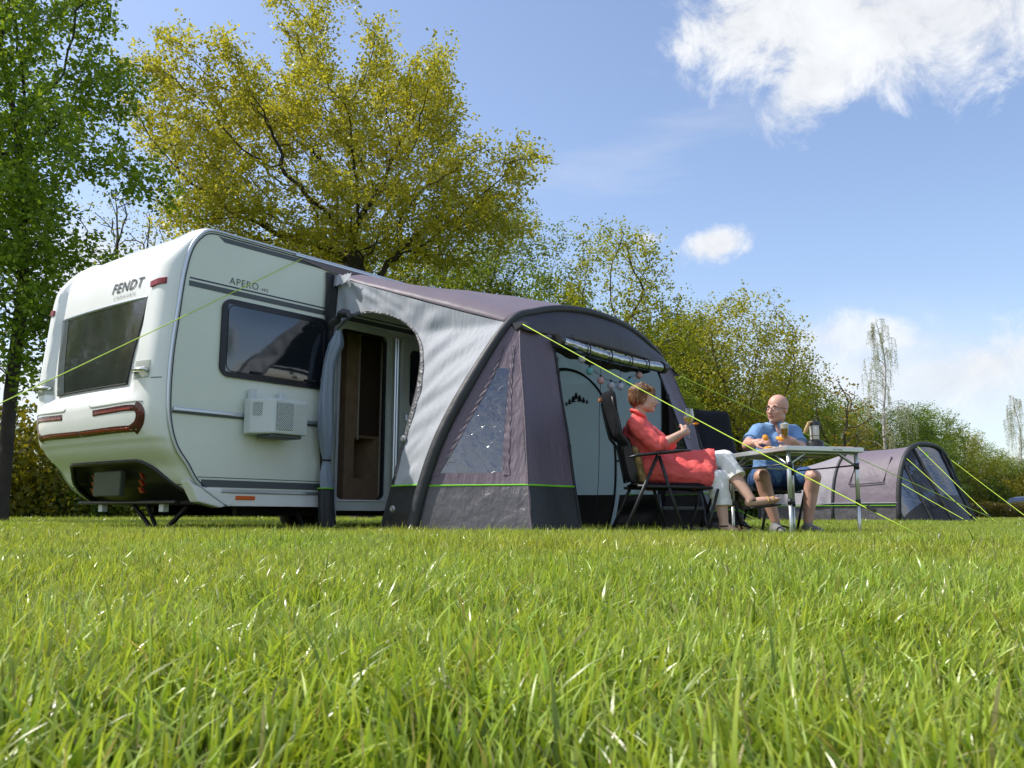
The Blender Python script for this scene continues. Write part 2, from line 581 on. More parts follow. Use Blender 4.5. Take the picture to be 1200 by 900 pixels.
g = MB()
g.add([(-400, -60, GZ), (400, -60, GZ), (400, 500, GZ), (-400, 500, GZ)], [(0, 1, 2, 3)])
tag(g.build('ground', gmat()), kind='structure')


# ------------------------------------------------------------------ grass: real blades, one object
def np_mesh(name, co, quads, tris, col=None):
    me = bpy.data.meshes.new(name)
    nq, ntr = len(quads), len(tris)
    me.vertices.add(len(co))
    me.vertices.foreach_set('co', co.astype(np.float32).ravel())
    me.loops.add(nq * 4 + ntr * 3)
    li = np.concatenate([quads.ravel(), tris.ravel()]).astype(np.int32)
    me.loops.foreach_set('vertex_index', li)
    me.polygons.add(nq + ntr)
    st = np.concatenate([np.arange(nq) * 4, nq * 4 + np.arange(ntr) * 3]).astype(np.int32)
    me.polygons.foreach_set('loop_start', st)
    me.update(calc_edges=True)
    if col is not None:
        a = me.color_attributes.new('Col', 'FLOAT_COLOR', 'POINT')
        c4 = np.ones((len(co), 4), np.float32)
        c4[:, :3] = col
        a.data.foreach_set('color', c4.ravel())
    return me


def vnoise(x, y, f, seed=0):
    """cheap smooth value noise"""
    r = np.random.default_rng(seed).random((64, 64))
    X, Y = x * f, y * f
    i, j = np.floor(X).astype(int), np.floor(Y).astype(int)
    a, b = X - i, Y - j
    a, b = a * a * (3 - 2 * a), b * b * (3 - 2 * b)
    g_ = lambda p, q: r[p % 64, q % 64]
    return g_(i, j) * (1 - a) * (1 - b) + g_(i + 1, j) * a * (1 - b) + g_(i, j + 1) * (1 - a) * b + g_(i + 1, j + 1) * a * b


def blades(y0, y1, dens, segs, hgt, wid, halfang=.68, extra=.4, lean=.55):
    """blades over a wedge in front of the camera, with some margin to the sides"""
    area = halfang * (y1 ** 2 - y0 ** 2) + 2 * extra * (y1 - y0)
    n = int(area * dens)
    y = np.sqrt(rng.random(n) * (y1 ** 2 - y0 ** 2) + y0 ** 2)
    x = (rng.random(n) * 2 - 1) * (halfang * y + extra)
    cl = vnoise(x, y, 9.0, 1) * .5 + vnoise(x, y, 2.3, 2) * .5
    big = vnoise(x, y, .45, 3)
    h = hgt * (.45 + .75 * cl + .35 * rng.random(n) ** 2) * (.85 + .3 * big)
    tall = rng.random(n) < .03
    h[tall] *= 1.45
    wd = wid * (.6 + .8 * rng.random(n))
    ang = rng.random(n) * 2 * np.pi
    # clumps lean together
    la = vnoise(x, y, 5.0, 4) * 9 + rng.normal(0, 1.4, n)
    ln = lean * (.15 + rng.random(n) ** 1.3 * 1.5)
    flat_ = rng.random(n) < .14
    ln[flat_] *= 2.0
    dirx, diry = np.cos(la), np.sin(la)
    wx, wy = np.cos(ang), np.sin(ang)
    ts = np.linspace(0, 1, segs + 1)
    V_ = []
    cols = []
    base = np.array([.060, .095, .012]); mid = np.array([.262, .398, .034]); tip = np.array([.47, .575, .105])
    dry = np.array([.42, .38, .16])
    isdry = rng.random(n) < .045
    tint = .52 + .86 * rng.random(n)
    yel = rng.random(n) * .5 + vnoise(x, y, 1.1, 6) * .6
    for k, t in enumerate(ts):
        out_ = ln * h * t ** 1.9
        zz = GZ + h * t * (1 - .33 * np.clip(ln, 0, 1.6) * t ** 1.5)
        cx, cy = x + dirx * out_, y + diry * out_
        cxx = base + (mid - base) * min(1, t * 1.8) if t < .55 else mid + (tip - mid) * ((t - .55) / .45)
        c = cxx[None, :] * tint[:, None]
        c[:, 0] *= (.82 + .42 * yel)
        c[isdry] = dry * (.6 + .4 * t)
        if k < segs:
            ww = wd * (1 - .15 * t - .75 * t ** 3.0) * .5
            V_.append(np.stack([cx - wx * ww, cy - wy * ww, zz], 1)); V_.append(np.stack([cx + wx * ww, cy + wy * ww, zz], 1))
            cols += [c, c]
        else:
            V_.append(np.stack([cx, cy, zz], 1)); cols.append(c)
    nv = 2 * segs + 1
    co = np.stack(V_, 1).reshape(-1, 3)
    col = np.stack(cols, 1).reshape(-1, 3)
    b0 = (np.arange(n) * nv)[:, None]
    qd = [b0 + np.array([[2 * k, 2 * k + 1, 2 * k + 3, 2 * k + 2]]) for k in range(segs - 1)]
    quads = np.stack(qd, 1).reshape(-1, 4) if qd else np.zeros((0, 4), int)
    tris = (b0 + np.array([[2 * segs - 2, 2 * segs - 1, 2 * segs]])).reshape(-1, 3)
    return co, quads, tris, col


GR = [blades(.18, 1.3, 16500, 6, .070, .0036, .75, .35), blades(1.3, 3.2, 9500, 4, .072, .0041, .72, .3),
      blades(3.2, 7.0, 3900, 3, .078, .0055), blades(7.0, 14, 1300, 2, .075, .007, .75, 1), blades(14, 34, 260, 2, .105, .012, .8, 1),
      blades(34, 75, 44, 1, .15, .045, .8, 1)]
off = 0
cs, qs, ts_, cls = [], [], [], []
for c, q, t, cl_ in GR:
    cs.append(c); qs.append(q + off); ts_.append(t + off); cls.append(cl_)
    off += len(c)
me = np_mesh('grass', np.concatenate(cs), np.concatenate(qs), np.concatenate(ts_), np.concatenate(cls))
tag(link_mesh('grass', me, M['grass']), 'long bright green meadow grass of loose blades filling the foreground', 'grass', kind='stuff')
print('GRASS verts', off)
# ------------------------------------------------------------------ trees: space colonisation, pipe-model limbs, leaf by leaf crowns
def colonise(seed, trunk, ells, n_attr, step, infl, kill, iters=150, up=.15, shell=.55, hole=1.0):
    r = np.random.default_rng(seed)
    pts = []
    vol = np.array([e[3] * e[4] * e[5] for e in ells]); vol = vol / vol.sum()
    for e, vv in zip(ells, vol):
        k = int(n_attr * vv) + 1
        d = r.normal(size=(k, 3)); d /= np.linalg.norm(d, axis=1)[:, None]
        rad = r.random(k) ** (1 / 3 * shell)
        pts.append(np.array(e[:3]) + d * rad[:, None] * np.array(e[3:6]))
    A = np.concatenate(pts)
    # knock holes in the crown so that sky shows through
    nh = max(3, len(A) // 120)
    hc = A[r.integers(0, len(A), nh)]
    hr = step * (1.2 + 2.0 * r.random(nh)) * (.8 + .25 * hole)
    keep = (np.linalg.norm(A[:, None] - hc[None], axis=2) > hr[None]).all(1)
    A = A[keep]
    P = [np.array(trunk[0], float)]
    par = [-1]
    for a, b in zip(trunk[:-1], trunk[1:]):
        a, b = np.array(a, float), np.array(b, float)
        k = max(1, int(np.linalg.norm(b - a) / step))
        for i in range(1, k + 1):
            P.append(a + (b - a) * i / k); par.append(len(P) - 2)
    P = np.array(P); par = list(par)
    D = np.linalg.norm(A[:, None] - P[None], axis=2)
    near = D.argmin(1); dist = D.min(1)
    alive = np.ones(len(A), bool)
    first = True
    for it in range(iters):
        act = alive & ((dist < infl) | first)
        if not act.any():
            if first: break
            first = True
            if not alive.any(): break
            act = alive
        first = False
        idx = near[act]
        dv = A[act] - P[idx]
        dv /= np.linalg.norm(dv, axis=1)[:, None] + 1e-9
        acc = np.zeros_like(P); np.add.at(acc, idx, dv)
        who = np.unique(idx)
        g = acc[who]
        g = g / (np.linalg.norm(g, axis=1)[:, None] + 1e-9)
        g += r.normal(0, .22, g.shape); g[:, 2] += up
        g = g / (np.linalg.norm(g, axis=1)[:, None] + 1e-9)
        new = P[who] + g * step
        k0 = len(P)
        P = np.concatenate([P, new]); par += list(who)
        D = np.linalg.norm(A[:, None] - new[None], axis=2)
        m = D.min(1); am = D.argmin(1)
        cl = m < dist
        near[cl] = k0 + am[cl]; dist[cl] = m[cl]
        alive &= dist > kill
        if not alive.any() or len(P) > 9000: break
    return P, np.array(par)


def tree_meshes(seed, trunk, ells, n_attr=900, step=.35, infl=3.0, kill=.5, tip=.006, expo=2.35, rmax=None, leaf=(.09, .06), per=14, spread=.28,
                cols=((.07, .13, .012), (.20, .24, .03)), leaf_r=.03, up=.15, trunk_sides=9, shell=.55, clump=5, droop=0, cl2=.38, hole=1.0):
    r = np.random.default_rng(seed + 99)
    P, par = colonise(seed, trunk, ells, n_attr, step, infl, kill, up=up, shell=shell, hole=hole)
    n = len(P)
    rad = np.zeros(n); kids = [[] for _ in range(n)]
    for i in range(1, n): kids[par[i]].append(i)
    acc = np.zeros(n)
    for i in range(n - 1, -1, -1):
        if not kids[i]: acc[i] = tip ** expo
        rad[i] = acc[i] ** (1 / expo)
        if par[i] >= 0: acc[par[i]] += acc[i]
    if rmax:
        s = rmax / rad[0]
        rad = tip * .9 + (rad - rad.min()) * (rmax - tip) / (rad[0] - rad.min()) if s < 1 else rad * (1 + (s - 1) * (rad / rad[0]))
    mb = MB()
    PV = [V(p) for p in P]
    for i in range(n):
        starts = [i] if i == 0 else []
        if kids[i]:
            main = max(kids[i], key=lambda k: rad[k])
            starts2 = [k for k in kids[i] if k != main]
        else:
            starts2 = []
        for s_, prev in [(k, None) for k in starts] + [(k, i) for k in starts2]:
            ch = ([PV[prev]] if prev is not None else [])
            rr = ([min(rad[prev], rad[s_] * 1.25)] if prev is not None else [])
            k = s_
            while True:
                ch.append(PV[k]); rr.append(rad[k])
                if not kids[k]: break
                k = max(kids[k], key=lambda q: rad[q])
            if len(ch) < 2: continue
            if prev is None:
                rr[0] *= 1.35
            sides = trunk_sides if rr[0] > .1 else (6 if rr[0] > .04 else 4 if rr[0] > .015 else 3)
            mb.tube(ch, rr, sides, cap=False)
    # leaves in small clumps round the thin twigs
    tw = np.where(rad < leaf_r)[0]
    kc = np.repeat(tw, clump)
    cc = P[kc] + r.normal(0, spread, (len(kc), 3))
    cc[:, 2] -= droop * r.random(len(kc))
    kk = max(1, per // clump)
    cidx = np.repeat(np.arange(len(cc)), kk)
    C = cc[cidx] + r.normal(0, spread * cl2, (len(cidx), 3))
    m = len(C)
    a = r.normal(size=(m, 3)); a[:, 2] *= .6; a /= np.linalg.norm(a, axis=1)[:, None]
    b = np.cross(a, r.normal(size=(m, 3))); b /= np.linalg.norm(b, axis=1)[:, None] + 1e-9
    sz = (.55 + .75 * r.random(m))[:, None]
    la, lb = leaf
    v0, v1 = C - a * la * sz * .5, C + b * lb * sz * .5 + a * la * sz * .08
    v2, v3 = C + a * la * sz * .5, C - b * lb * sz * .5 + a * la * sz * .08
    co = np.stack([v0, v1, v2, v3], 1).reshape(-1, 3)
    quads = np.arange(m * 4).reshape(-1, 4)
    c0, c1 = np.array(cols[0]), np.array(cols[1])
    tone = r.random(len(cc))[cidx] * .7 + r.random(m) * .3
    col = c0 + (c1 - c0) * tone[:, None]
    col = np.repeat(col, 4, 0)
    crown = np_mesh('crown', co, quads, np.zeros((0, 3), int), col)
    crown.materials.append(M['leaf'])
    return mb, crown, m


def tree(name, label, base, args, bark='bark', group=None, catn='tree'):
    """base in world; the envelope in args is relative to the base"""
    t = thing(name, label, catn, base, 0, group)
    mb, crown, m = tree_meshes(**args)
    me = bpy.data.meshes.new('trunk')
    me.from_pydata([tuple(p) for p in mb.v], [], mb.f)
    me.shade_smooth()
    link_mesh('trunk', me, M[bark], t)
    link_mesh('crown', crown, None, t)
    print('TREE', name, len(mb.f), m)
    return t


def dup(root, loc, rz, sc, label, name=None, group=None):
    r = root.copy()
    COL.objects.link(r)
    if name: r.name = name
    r.matrix_world = Matrix.Translation(V(loc)) @ Matrix.Rotation(rz, 4, 'Z') @ Matrix.Diagonal((*sc, 1) if hasattr(sc, '__len__') else (sc, sc, sc, 1))
    r['label'] = label
    if group: r['group'] = group
    for ch in list(root.children):
        c = ch.copy(); COL.objects.link(c); c.parent = r
    return r


def env(base, y, lst, dy):
    """ellipsoids given by picture position and size at depth y, turned into metres round the base"""
    k = y / 1051
    o = []
    for e in lst:
        px, py, rx, ry = e[:4]
        c = at(px, py, y + (e[4] if len(e) > 4 else 0)) - V(base)
        o.append((c.x, c.y, c.z, rx * k, (e[5] if len(e) > 5 else dy), ry * k * .96))
    return o


# the big oak behind the caravan
YO = 24
bo = at(425, 600, YO); bo.z = 0
oak = tree('oak_tree', 'big spreading oak in yellow spring leaf rising behind the caravan', bo, dict(
    seed=11, trunk=[(0, 0, 0), (.1, 0, 2.2), (.3, .1, 3.8)],
    ells=env(bo, YO, [(370, 172, 150, 95), (300, 110, 62, 42), (480, 115, 62, 50), (395, 66, 58, 30), (440, 74, 50, 26), (330, 270, 150, 50), (225, 120, 48, 46), (270, 70, 36, 26), (525, 130, 24, 26), (560, 225, 70, 36), (440, 265, 170, 55), (245, 215, 44, 36), (595, 250, 34, 26), (622, 218, 24, 12), (190, 165, 26, 26), (345, 48, 34, 16), (505, 84, 26, 22)], 3.4),
    n_attr=4200, step=.28, infl=2.2, kill=.36, rmax=.30, per=72, clump=6, spread=.20, leaf=(.095, .065), leaf_r=.017, cl2=.40, hole=2.7,
    cols=((.18, .195, .022), (.48, .46, .062)), shell=.85, up=.10), 'barkd')

# left tree, nearer and greener
YL = 13
bl = at(2, 600, YL); bl.z = 0
lt = tree('maple_tree', 'tall dark-limbed tree in fresh green leaf at the left edge', bl, dict(
    seed=23, trunk=[(0, 0, 0), (-.02, 0, 2.0), (-.02, .1, 3.6), (-.3, .1, 6)],
    ells=env(bl, YL, [(20, 120, 110, 170), (100, 95, 48, 75), (130, 180, 42, 60), (70, 265, 62, 52), (20, 330, 70, 60), (-80, 200, 90, 200), (20, -60, 120, 110), (50, 385, 44, 30), (25, 430, 40, 26)], 2.2),
    n_attr=3000, step=.22, infl=2.0, kill=.28, rmax=.095, per=66, clump=6, spread=.15, leaf=(.080, .058), leaf_r=.012, cl2=.42, hole=2.2,
    cols=((.06, .125, .012), (.25, .35, .035)), shell=.85, up=.1), 'barkd')

# slender sparse trees seen between the two
for i, (px, y, sd, top, lab) in enumerate([(140, 30, 31, 215, 'slender thin-leaved tree between the left tree and the oak'),
                                           (205, 34, 32, 235, 'slim bare-looking tree directly above the caravan roof')]):
    b_ = at(px, 600, y); b_.z = 0
    tree('slender_tree', lab, b_, dict(seed=sd, trunk=[(0, 0, 0), (0, 0, 4), (.1, 0, 6)],
         ells=env(b_, y, [(px, top + 60, 48, 70), (px - 8, top + 130, 60, 60)], 1.8), n_attr=420, step=.4, infl=3, kill=.6, rmax=.13, tip=.010,
         per=12, clump=4, spread=.25, leaf=(.10, .07), leaf_r=.03, cols=((.10, .13, .01), (.28, .28, .03)), shell=.8), 'barkd', group='slender trees behind the caravan')

# feathery trees right of the oak
y = 31
b_ = at(585, 600, y); b_.z = 0
tree('ash_tree', 'feathery blue-green tree just right of the oak behind the awning roof', b_, dict(
    seed=41, trunk=[(0, 0, 0), (0, 0, 3)], ells=env(b_, y, [(590, 290, 55, 62), (560, 330, 70, 40), (635, 320, 36, 40), (655, 300, 14, 26), (610, 400, 90, 60)], 2.2),
    n_attr=1500, step=.35, infl=3, kill=.45, rmax=.13, per=42, clump=6, spread=.26, leaf=(.095, .065), leaf_r=.024, hole=1.6,
    cols=((.07, .12, .02), (.22, .28, .05)), shell=.8), 'barkd')
y = 29
b_ = at(705, 600, y); b_.z = 0
tree('lime_tree', 'upright yellow-green tree with visible limbs behind the awning arch', b_, dict(
    seed=43, trunk=[(0, 0, 0), (0, 0, 4.2), (.15, 0, 5.6)], ells=env(b_, y, [(725, 315, 60, 44), (705, 290, 40, 22), (690, 345, 40, 30), (760, 350, 44, 30), (765, 395, 60, 40), (700, 400, 70, 50)], 2.4),
    n_attr=1700, step=.32, infl=2.6, kill=.4, rmax=.17, per=42, clump=5, spread=.22, leaf=(.095, .07), leaf_r=.024, hole=1.8,
    cols=((.13, .165, .012), (.38, .39, .03)), shell=.8), 'bark')
y = 36
b_ = at(870, 600, y); b_.z = 0
tree('hornbeam_tree', 'broad olive-yellow tree behind the seated man', b_, dict(
    seed=47, trunk=[(0, 0, 0), (0, 0, 2.2)], ells=env(b_, y, [(858, 390, 72, 42), (900, 420, 48, 40), (820, 420, 50, 50), (870, 480, 85, 60), (930, 455, 26, 40), (800, 500, 60, 60)], 3),
    n_attr=2200, step=.38, infl=3, kill=.45, rmax=.2, per=44, clump=6, spread=.28, leaf=(.105, .075), leaf_r=.03,
    cols=((.13, .15, .014), (.40, .385, .042)), shell=.8), 'bark')

# kinds used for the wood around the meadow
base0 = V((0, 0, 0))
kinds = []
for sd, c_, hh in ((61, ((.07, .125, .013), (.22, .28, .03)), 1.0), (62, ((.11, .135, .014), (.33, .335, .038)), 1.0), (63, ((.045, .09, .012), (.15, .21, .03)), 1.0)):
    mb, crown, m = tree_meshes(seed=sd, trunk=[(0, 0, 0), (0, 0, 1.6)], ells=[(0, 0, 6.6, 2.6, 2.6, 2.5), (.5, .3, 3.8, 3.2, 3.0, 2.4), (-.8, -.4, 5.2, 2.8, 2.6, 2.2)],
                               n_attr=1500, step=.38, infl=3, kill=.5, rmax=.2, per=60, clump=7, spread=.32, leaf=(.12, .085), leaf_r=.03, cols=c_, shell=.8)
    me = bpy.data.meshes.new('trunk')
    me.from_pydata([tuple(p) for p in mb.v], [], mb.f); me.shade_smooth(); me.materials.append(M['barkd'])
    kinds.append((me, crown))
    print('KIND', m)
words = ['mid green', 'olive yellow', 'dark green']


def wood_tree(px, y, htop, kd, wfac, rz, label, group='trees of the wood round the meadow'):
    b = at(px, 600, y); b.z = 0
    H_ = (at(px, htop, y)).z
    t = thing('broadleaf_tree', label, 'tree', b, rz, group)
    s = H_ / 9.2
    t.scale = (s * wfac, s * wfac, s)
    link_mesh('trunk', kinds[kd][0], None, t); link_mesh('crown', kinds[kd][1], None, t)
    return t


WT = [(800, 40, 415, 2, 1.1, .3, 'dark green tree half hidden behind the right side of the awning'),
      (770, 33, 430, 0, 1.0, 2.3, 'green tree filling the gap between awning and black chair'),
      (850, 46, 470, 1, 1.2, 1.4, 'low olive tree between the two campers'),
      (945, 50, 445, 0, 1.0, 4.0, 'mid green tree just right of the man and his head'),
      (985, 52, 478, 1, 1.1, 1.0, 'olive tree behind the camping lantern'),
      (1020, 60, 500, 1, 1.2, 2.0, 'olive tree left of the birch trunk'),
      (1062, 58, 474, 2, 1.15, 3.0, 'dark green tree right behind the far tent'),
      (1095, 62, 478, 0, 1.1, .7, 'mid green tree above the right end of the far tent'),
      (1090, 54, 515, 2, 1.3, 5.0, 'low dark green tree behind the far tent guy lines'),
      (1130, 66, 502, 1, 1.1, 2.6, 'olive tree where the tree line starts to drop'),
      (1158, 70, 522, 0, 1.2, 1.7, 'mid green tree left of the parked blue car'),
      (1185, 74, 533, 1, 1.2, .2, 'olive tree above the parked blue car'),
      (1215, 72, 538, 2, 1.3, 3.8, 'dark green tree at the right end of the tree line'),
      (1250, 70, 530, 0, 1.3, 2.2, 'mid green tree beyond the right end of the hedge'),
      (560, 38, 400, 0, 1.2, 2.2, 'green tree hidden behind the awning roof'),
      (470, 40, 420, 2, 1.3, 1.2, 'dark green tree behind the caravan door'),
      (650, 42, 380, 2, 1.2, .2, 'dark green tree behind the awning arch'),
      (740, 48, 400, 1, 1.3, 4.2, 'olive tree deep behind the awning arch'),
      (-40, 36, 470, 0, 1.3, 4.4, 'mid green tree left of the left trunk'),
      (905, 60, 480, 2, 1.5, 3.4, 'dark green tree low behind the man'),
      (262, 33, 275, 1, .9, .6, 'olive tree showing just above the caravan roof at its rear'),
      (335, 31, 258, 1, .9, 1.9, 'olive tree in the lower crown of the oak above the caravan'),
      (425, 34, 268, 0, .9, 3.1, 'green tree filling the oak base above the awning rail'),
      (510, 33, 285, 1, .9, 4.6, 'olive tree above the awning roof left half'),
      (555, 30, 310, 0, .8, 5.3, 'mid green tree above the awning roof right half'),
      (640, 35, 318, 0, .9, .9, 'mid green tree left of the upright yellow-green tree'),
      (775, 38, 365, 2, .9, 1.6, 'dark green tree right of the awning arch top'),
      (825, 44, 385, 1, 1.0, 2.9, 'olive tree behind the crown of the broad olive-yellow tree'),
      (915, 46, 428, 0, 1.0, 3.7, 'green tree at the right shoulder of the olive-yellow tree'),
      (1000, 56, 468, 0, 1.1, 5.9, 'green tree between lantern and birch')]
for px, y, ht, kd, wf, rz, lab in WT:
    wood_tree(px, y, ht, kd, wf, rz, lab)

# trees that stand behind the picture edge: the windows of the caravan mirror them
for k, (x, y, s_, kd, lab) in enumerate([(-27, 14, 1.3, 0, 'mid green tree far left mirrored in the rear window'), (-30, 8, 1.2, 1, 'olive tree far left of the camera mirrored in the rear window'),
                                         (-33, 21, 1.4, 2, 'dark tree beyond the left edge mirrored in the rear window'), (-26, 2, 1.2, 2, 'dark tree straight left of the camera'),
                                         (-38, 14, 1.7, 1, 'tall olive tree farthest left of the meadow'), (34, -3, 1.1, 0, 'mid green tree right of the camera mirrored in the side window')]):
    t = thing('broadleaf_tree', lab, 'tree', (x, y, 0), k * 1.3, 'trees of the wood round the meadow')
    t.scale = (s_, s_, s_)
    link_mesh('trunk', kinds[kd][0], None, t); link_mesh('crown', kinds[kd][1], None, t)

# sparse brownish tree and birches
b_ = at(985, 600, 44); b_.z = 0
tree('sparse_tree', 'sparse brownish tree with bare twigs behind the lantern', b_, dict(
    seed=53, trunk=[(0, 0, 0), (0, 0, 3)], ells=env(b_, 44, [(985, 480, 40, 34), (970, 455, 22, 18), (1000, 520, 45, 35)], 2), n_attr=420, step=.42, infl=3, kill=.6, tip=.012,
    rmax=.14, per=6, clump=3, spread=.3, leaf=(.17, .12), leaf_r=.04, cols=((.12, .10, .01), (.26, .20, .03)), shell=.8), 'bark')
def birch(px, y, top, sd, lab):
    """thin white trunk, rising side branches with hanging leafy strings"""
    r = random.Random(sd)
    base = at(px, 600, y); base.z = 0
    H_ = at(px, top, y).z
    t = thing('birch_tree', lab, 'tree', base, 0, 'birches')
    tr = [V((.25 * math.sin(k * .7 + sd) * k / 12, .1 * math.cos(k), H_ * k / 12)) for k in range(13)]
    tm = MB(); tm.tube([base + p for p in tr], [.11 * (1 - k / 13) + .012 for k in range(13)], 7)
    tw = MB(); pts = []
    for k in range(46):
        f = .34 + .64 * k / 45
        p0 = V((0, 0, H_ * f)) + V((.25 * math.sin(f * 8.4 + sd) * f, 0, 0))
        an = r.random() * 6.28
        ln = (1.5 - 1.15 * max(0, (f - .45) / .55) ** 1.3) * r.uniform(.7, 1.2)
        d = V((math.cos(an), math.sin(an), 0))
        br = [p0 + d * ln * q + V((0, 0, ln * (1.1 * q - .75 * q * q))) for q in (0, .25, .5, .75, 1)]
        tw.tube([base + q for q in br], [.022, .016, .012, .008, .005], 4, cap=False)
        for q in range(9):
            s_ = br[2 + q % 3].lerp(br[min(4, 3 + q % 3)], r.random())
            dn = r.uniform(.5, 1.5)
            end = s_ + V((r.uniform(-.12, .12), r.uniform(-.12, .12), -dn))
            tw.tube([base + s_, base + s_.lerp(end, .5) + V((.02, 0, 0)), base + end], .0035, 3, cap=False)
            for w_ in range(16): pts.append(s_.lerp(end, r.random()) + V((r.gauss(0, .04), r.gauss(0, .04), 0)))
    tm.build('trunk', M['birchb'], t, smooth=True)
    me = bpy.data.meshes.new('twigs'); me.from_pydata([tuple(p - base) for p in tw.v], [], tw.f)
    link_mesh('twigs', me, M['birchb'], t)
    C = np.array([tuple(p) for p in pts]); m = len(C)
    r2 = np.random.default_rng(sd)
    a = r2.normal(size=(m, 3)); a /= np.linalg.norm(a, axis=1)[:, None]
    b = np.cross(a, r2.normal(size=(m, 3))); b /= np.linalg.norm(b, axis=1)[:, None]
    co = np.stack([C - a * .03, C + b * .02, C + a * .03, C - b * .02], 1).reshape(-1, 3)
    c0, c1 = np.array((.18, .20, .08)), np.array((.34, .36, .17))
    col = np.repeat(c0 + (c1 - c0) * r2.random(m)[:, None], 4, 0)
    me = np_mesh('crown', co, np.arange(m * 4).reshape(-1, 4), np.zeros((0, 3), int), col)
    me.materials.append(M['leaf']); link_mesh('crown', me, None, t)


birch(1043, 50, 372, 71, 'tall thin birch with white trunk standing above the far tent')
birch(1201, 74, 462, 72, 'faint drooping birch at the right edge of the picture')


# shrubs and hedges: stems plus many small leaves
def shrub_mesh(seed, size, n, cols, lf=.07, boxy=False):
    r = np.random.default_rng(seed)
    if boxy:
        c = (r.random((n, 3)) * 2 - 1) * np.array(size)
        c[:, 2] = (c[:, 2] + size[2]) / 1
        c[:, 2] *= .5 * (1 + .06 * np.sin(c[:, 0] * 3))
    else:
        d = r.normal(size=(n, 3)); d /= np.linalg.norm(d, axis=1)[:, None]
        lump = 1 + .25 * np.sin(d[:, 0] * 5 + seed) * np.sin(d[:, 2] * 4 + seed * 2)
        c = d * (r.random(n) ** .4 * lump)[:, None] * np.array(size)
        c[:, 2] = np.abs(c[:, 2])
    a = r.normal(size=(n, 3)); a /= np.linalg.norm(a, axis=1)[:, None]
    b = np.cross(a, r.normal(size=(n, 3))); b /= np.linalg.norm(b, axis=1)[:, None] + 1e-9
    s = lf * (.6 + .8 * r.random(n))[:, None]
    co = np.stack([c - a * s * .5, c + b * s * .35, c + a * s * .5, c - b * s * .35], 1).reshape(-1, 3)
    t = r.random(n)
    t = .5 * t + .5 * vnoise(c[:, 0] + 40, c[:, 2] + c[:, 1] + 40, 1.6, seed)
    col = np.repeat(np.array(cols[0]) + (np.array(cols[1]) - np.array(cols[0])) * t[:, None], 4, 0)
    me = np_mesh('foliage', co, np.arange(n * 4).reshape(-1, 4), np.zeros((0, 3), int), col)
    me.materials.append(M['leaf'])
    st = MB()
    if not boxy:
        for k in range(9):
            an = r.random() * 6.28
            st.tube([(0, 0, 0), (math.cos(an) * size[0] * .3, math.sin(an) * size[1] * .3, size[2] * .5), (math.cos(an) * size[0] * .6, math.sin(an) * size[1] * .6, size[2] * .9)], [.03, .02, .008], 4)
    sm = bpy.data.meshes.new('stem')
    sm.from_pydata([tuple(p) for p in st.v], [], st.f)
    sm.materials.append(M['barkd'])
    return me, sm


SH = [shrub_mesh(81, (1.7, 1.3, 2.0), 9000, ((.06, .075, .008), (.24, .21, .02)), .11), shrub_mesh(82, (1.6, 1.4, 1.5), 8000, ((.03, .06, .008), (.12, .17, .02)), .11)]
SP = [(-30, 20, 0, 1.25, 0, 'yellowish shrub at the far left edge of the meadow'), (20, 22, 0, 1.25, 1, 'yellowish shrub just left of the caravan rear'),
      (75, 21, 1, .9, 2, 'dark green low shrub under the caravan rear bumper'), (130, 23, 0, 1.0, 3, 'yellowish low shrub seen beneath the caravan floor'),
      (190, 22, 1, .8, 4, 'green low shrub beneath the caravan near its jack'), (260, 24, 1, .9, 5, 'green low shrub beneath the caravan side'),
      (330, 25, 0, .9, 2.5, 'yellowish low shrub behind the caravan wheel'), (-90, 21, 1, 1.3, .5, 'dark green shrub beyond the left edge'),
      (690, 34, 1, 1.6, 1, 'green shrub behind the awning'), (800, 36, 0, 1.5, 2, 'yellowish shrub behind the black chair'),
      (850, 38, 1, 1.7, 3, 'green shrub behind the table left end'), (900, 40, 0, 1.6, .4, 'yellowish shrub behind the seated man'), (960, 42, 1, 1.6, 4, 'green shrub behind the table right end'),
      (1010, 44, 0, 1.3, 1.2, 'yellowish shrub behind the far tent'), (1150, 62, 1, 1.7, 1.9, 'green shrub behind the hedge near the car'), (1190, 64, 0, 1.6, .9, 'yellowish shrub behind the parked car'), (1115, 60, 0, 1.6, 4.9, 'yellowish shrub behind the hedge left end')]
for px, y, kd, s, rz, lab in SP:
    b = at(px, 600, y); b.z = 0
    t = thing('shrub', lab, 'shrub', b, rz, 'shrubs along the edge of the meadow')
    t.scale = (s, s, s)
    link_mesh('foliage', SH[kd][0], None, t)
    link_mesh('stem', SH[kd][1], None, t)
fm, sm = shrub_mesh(85, (9, .5, 1.05), 26000, ((.06, .05, .012), (.16, .14, .03)), .10, True)
h = link_mesh('hedge', fm, None)
h.location = (at(1190, 600, 52).x, 52, 0)
tag(h, 'low clipped brownish hedge in front of the parked blue car', 'hedge')
# ------------------------------------------------------------------ caravan
WID = 2.15
ULEN = 6.6
car = thing('caravan', 'white touring caravan with red tail lights, dark windows and an open entrance door', 'caravan', OO, math.atan2(DU.y, DU.x))
prof_key = [(.66, .30), (.395, .468), (.279, .621), (.178, .752), (.115, .917), (.088, 1.118), (.088, 1.462), (.118, 1.815), (.155, 2.177), (.205, 2.40), (.285, 2.53),
            (.40, 2.598), (.70, 2.603), (1.5, 2.603), (3.2, 2.603), (5.2, 2.60), (5.9, 2.55), (6.25, 2.33), (6.42, 1.9), (6.5, 1.4), (6.5, .9), (6.42, .55), (6.3, .34)]
PR = [(p.x, p.y) for p in cat(prof_key, 9)]


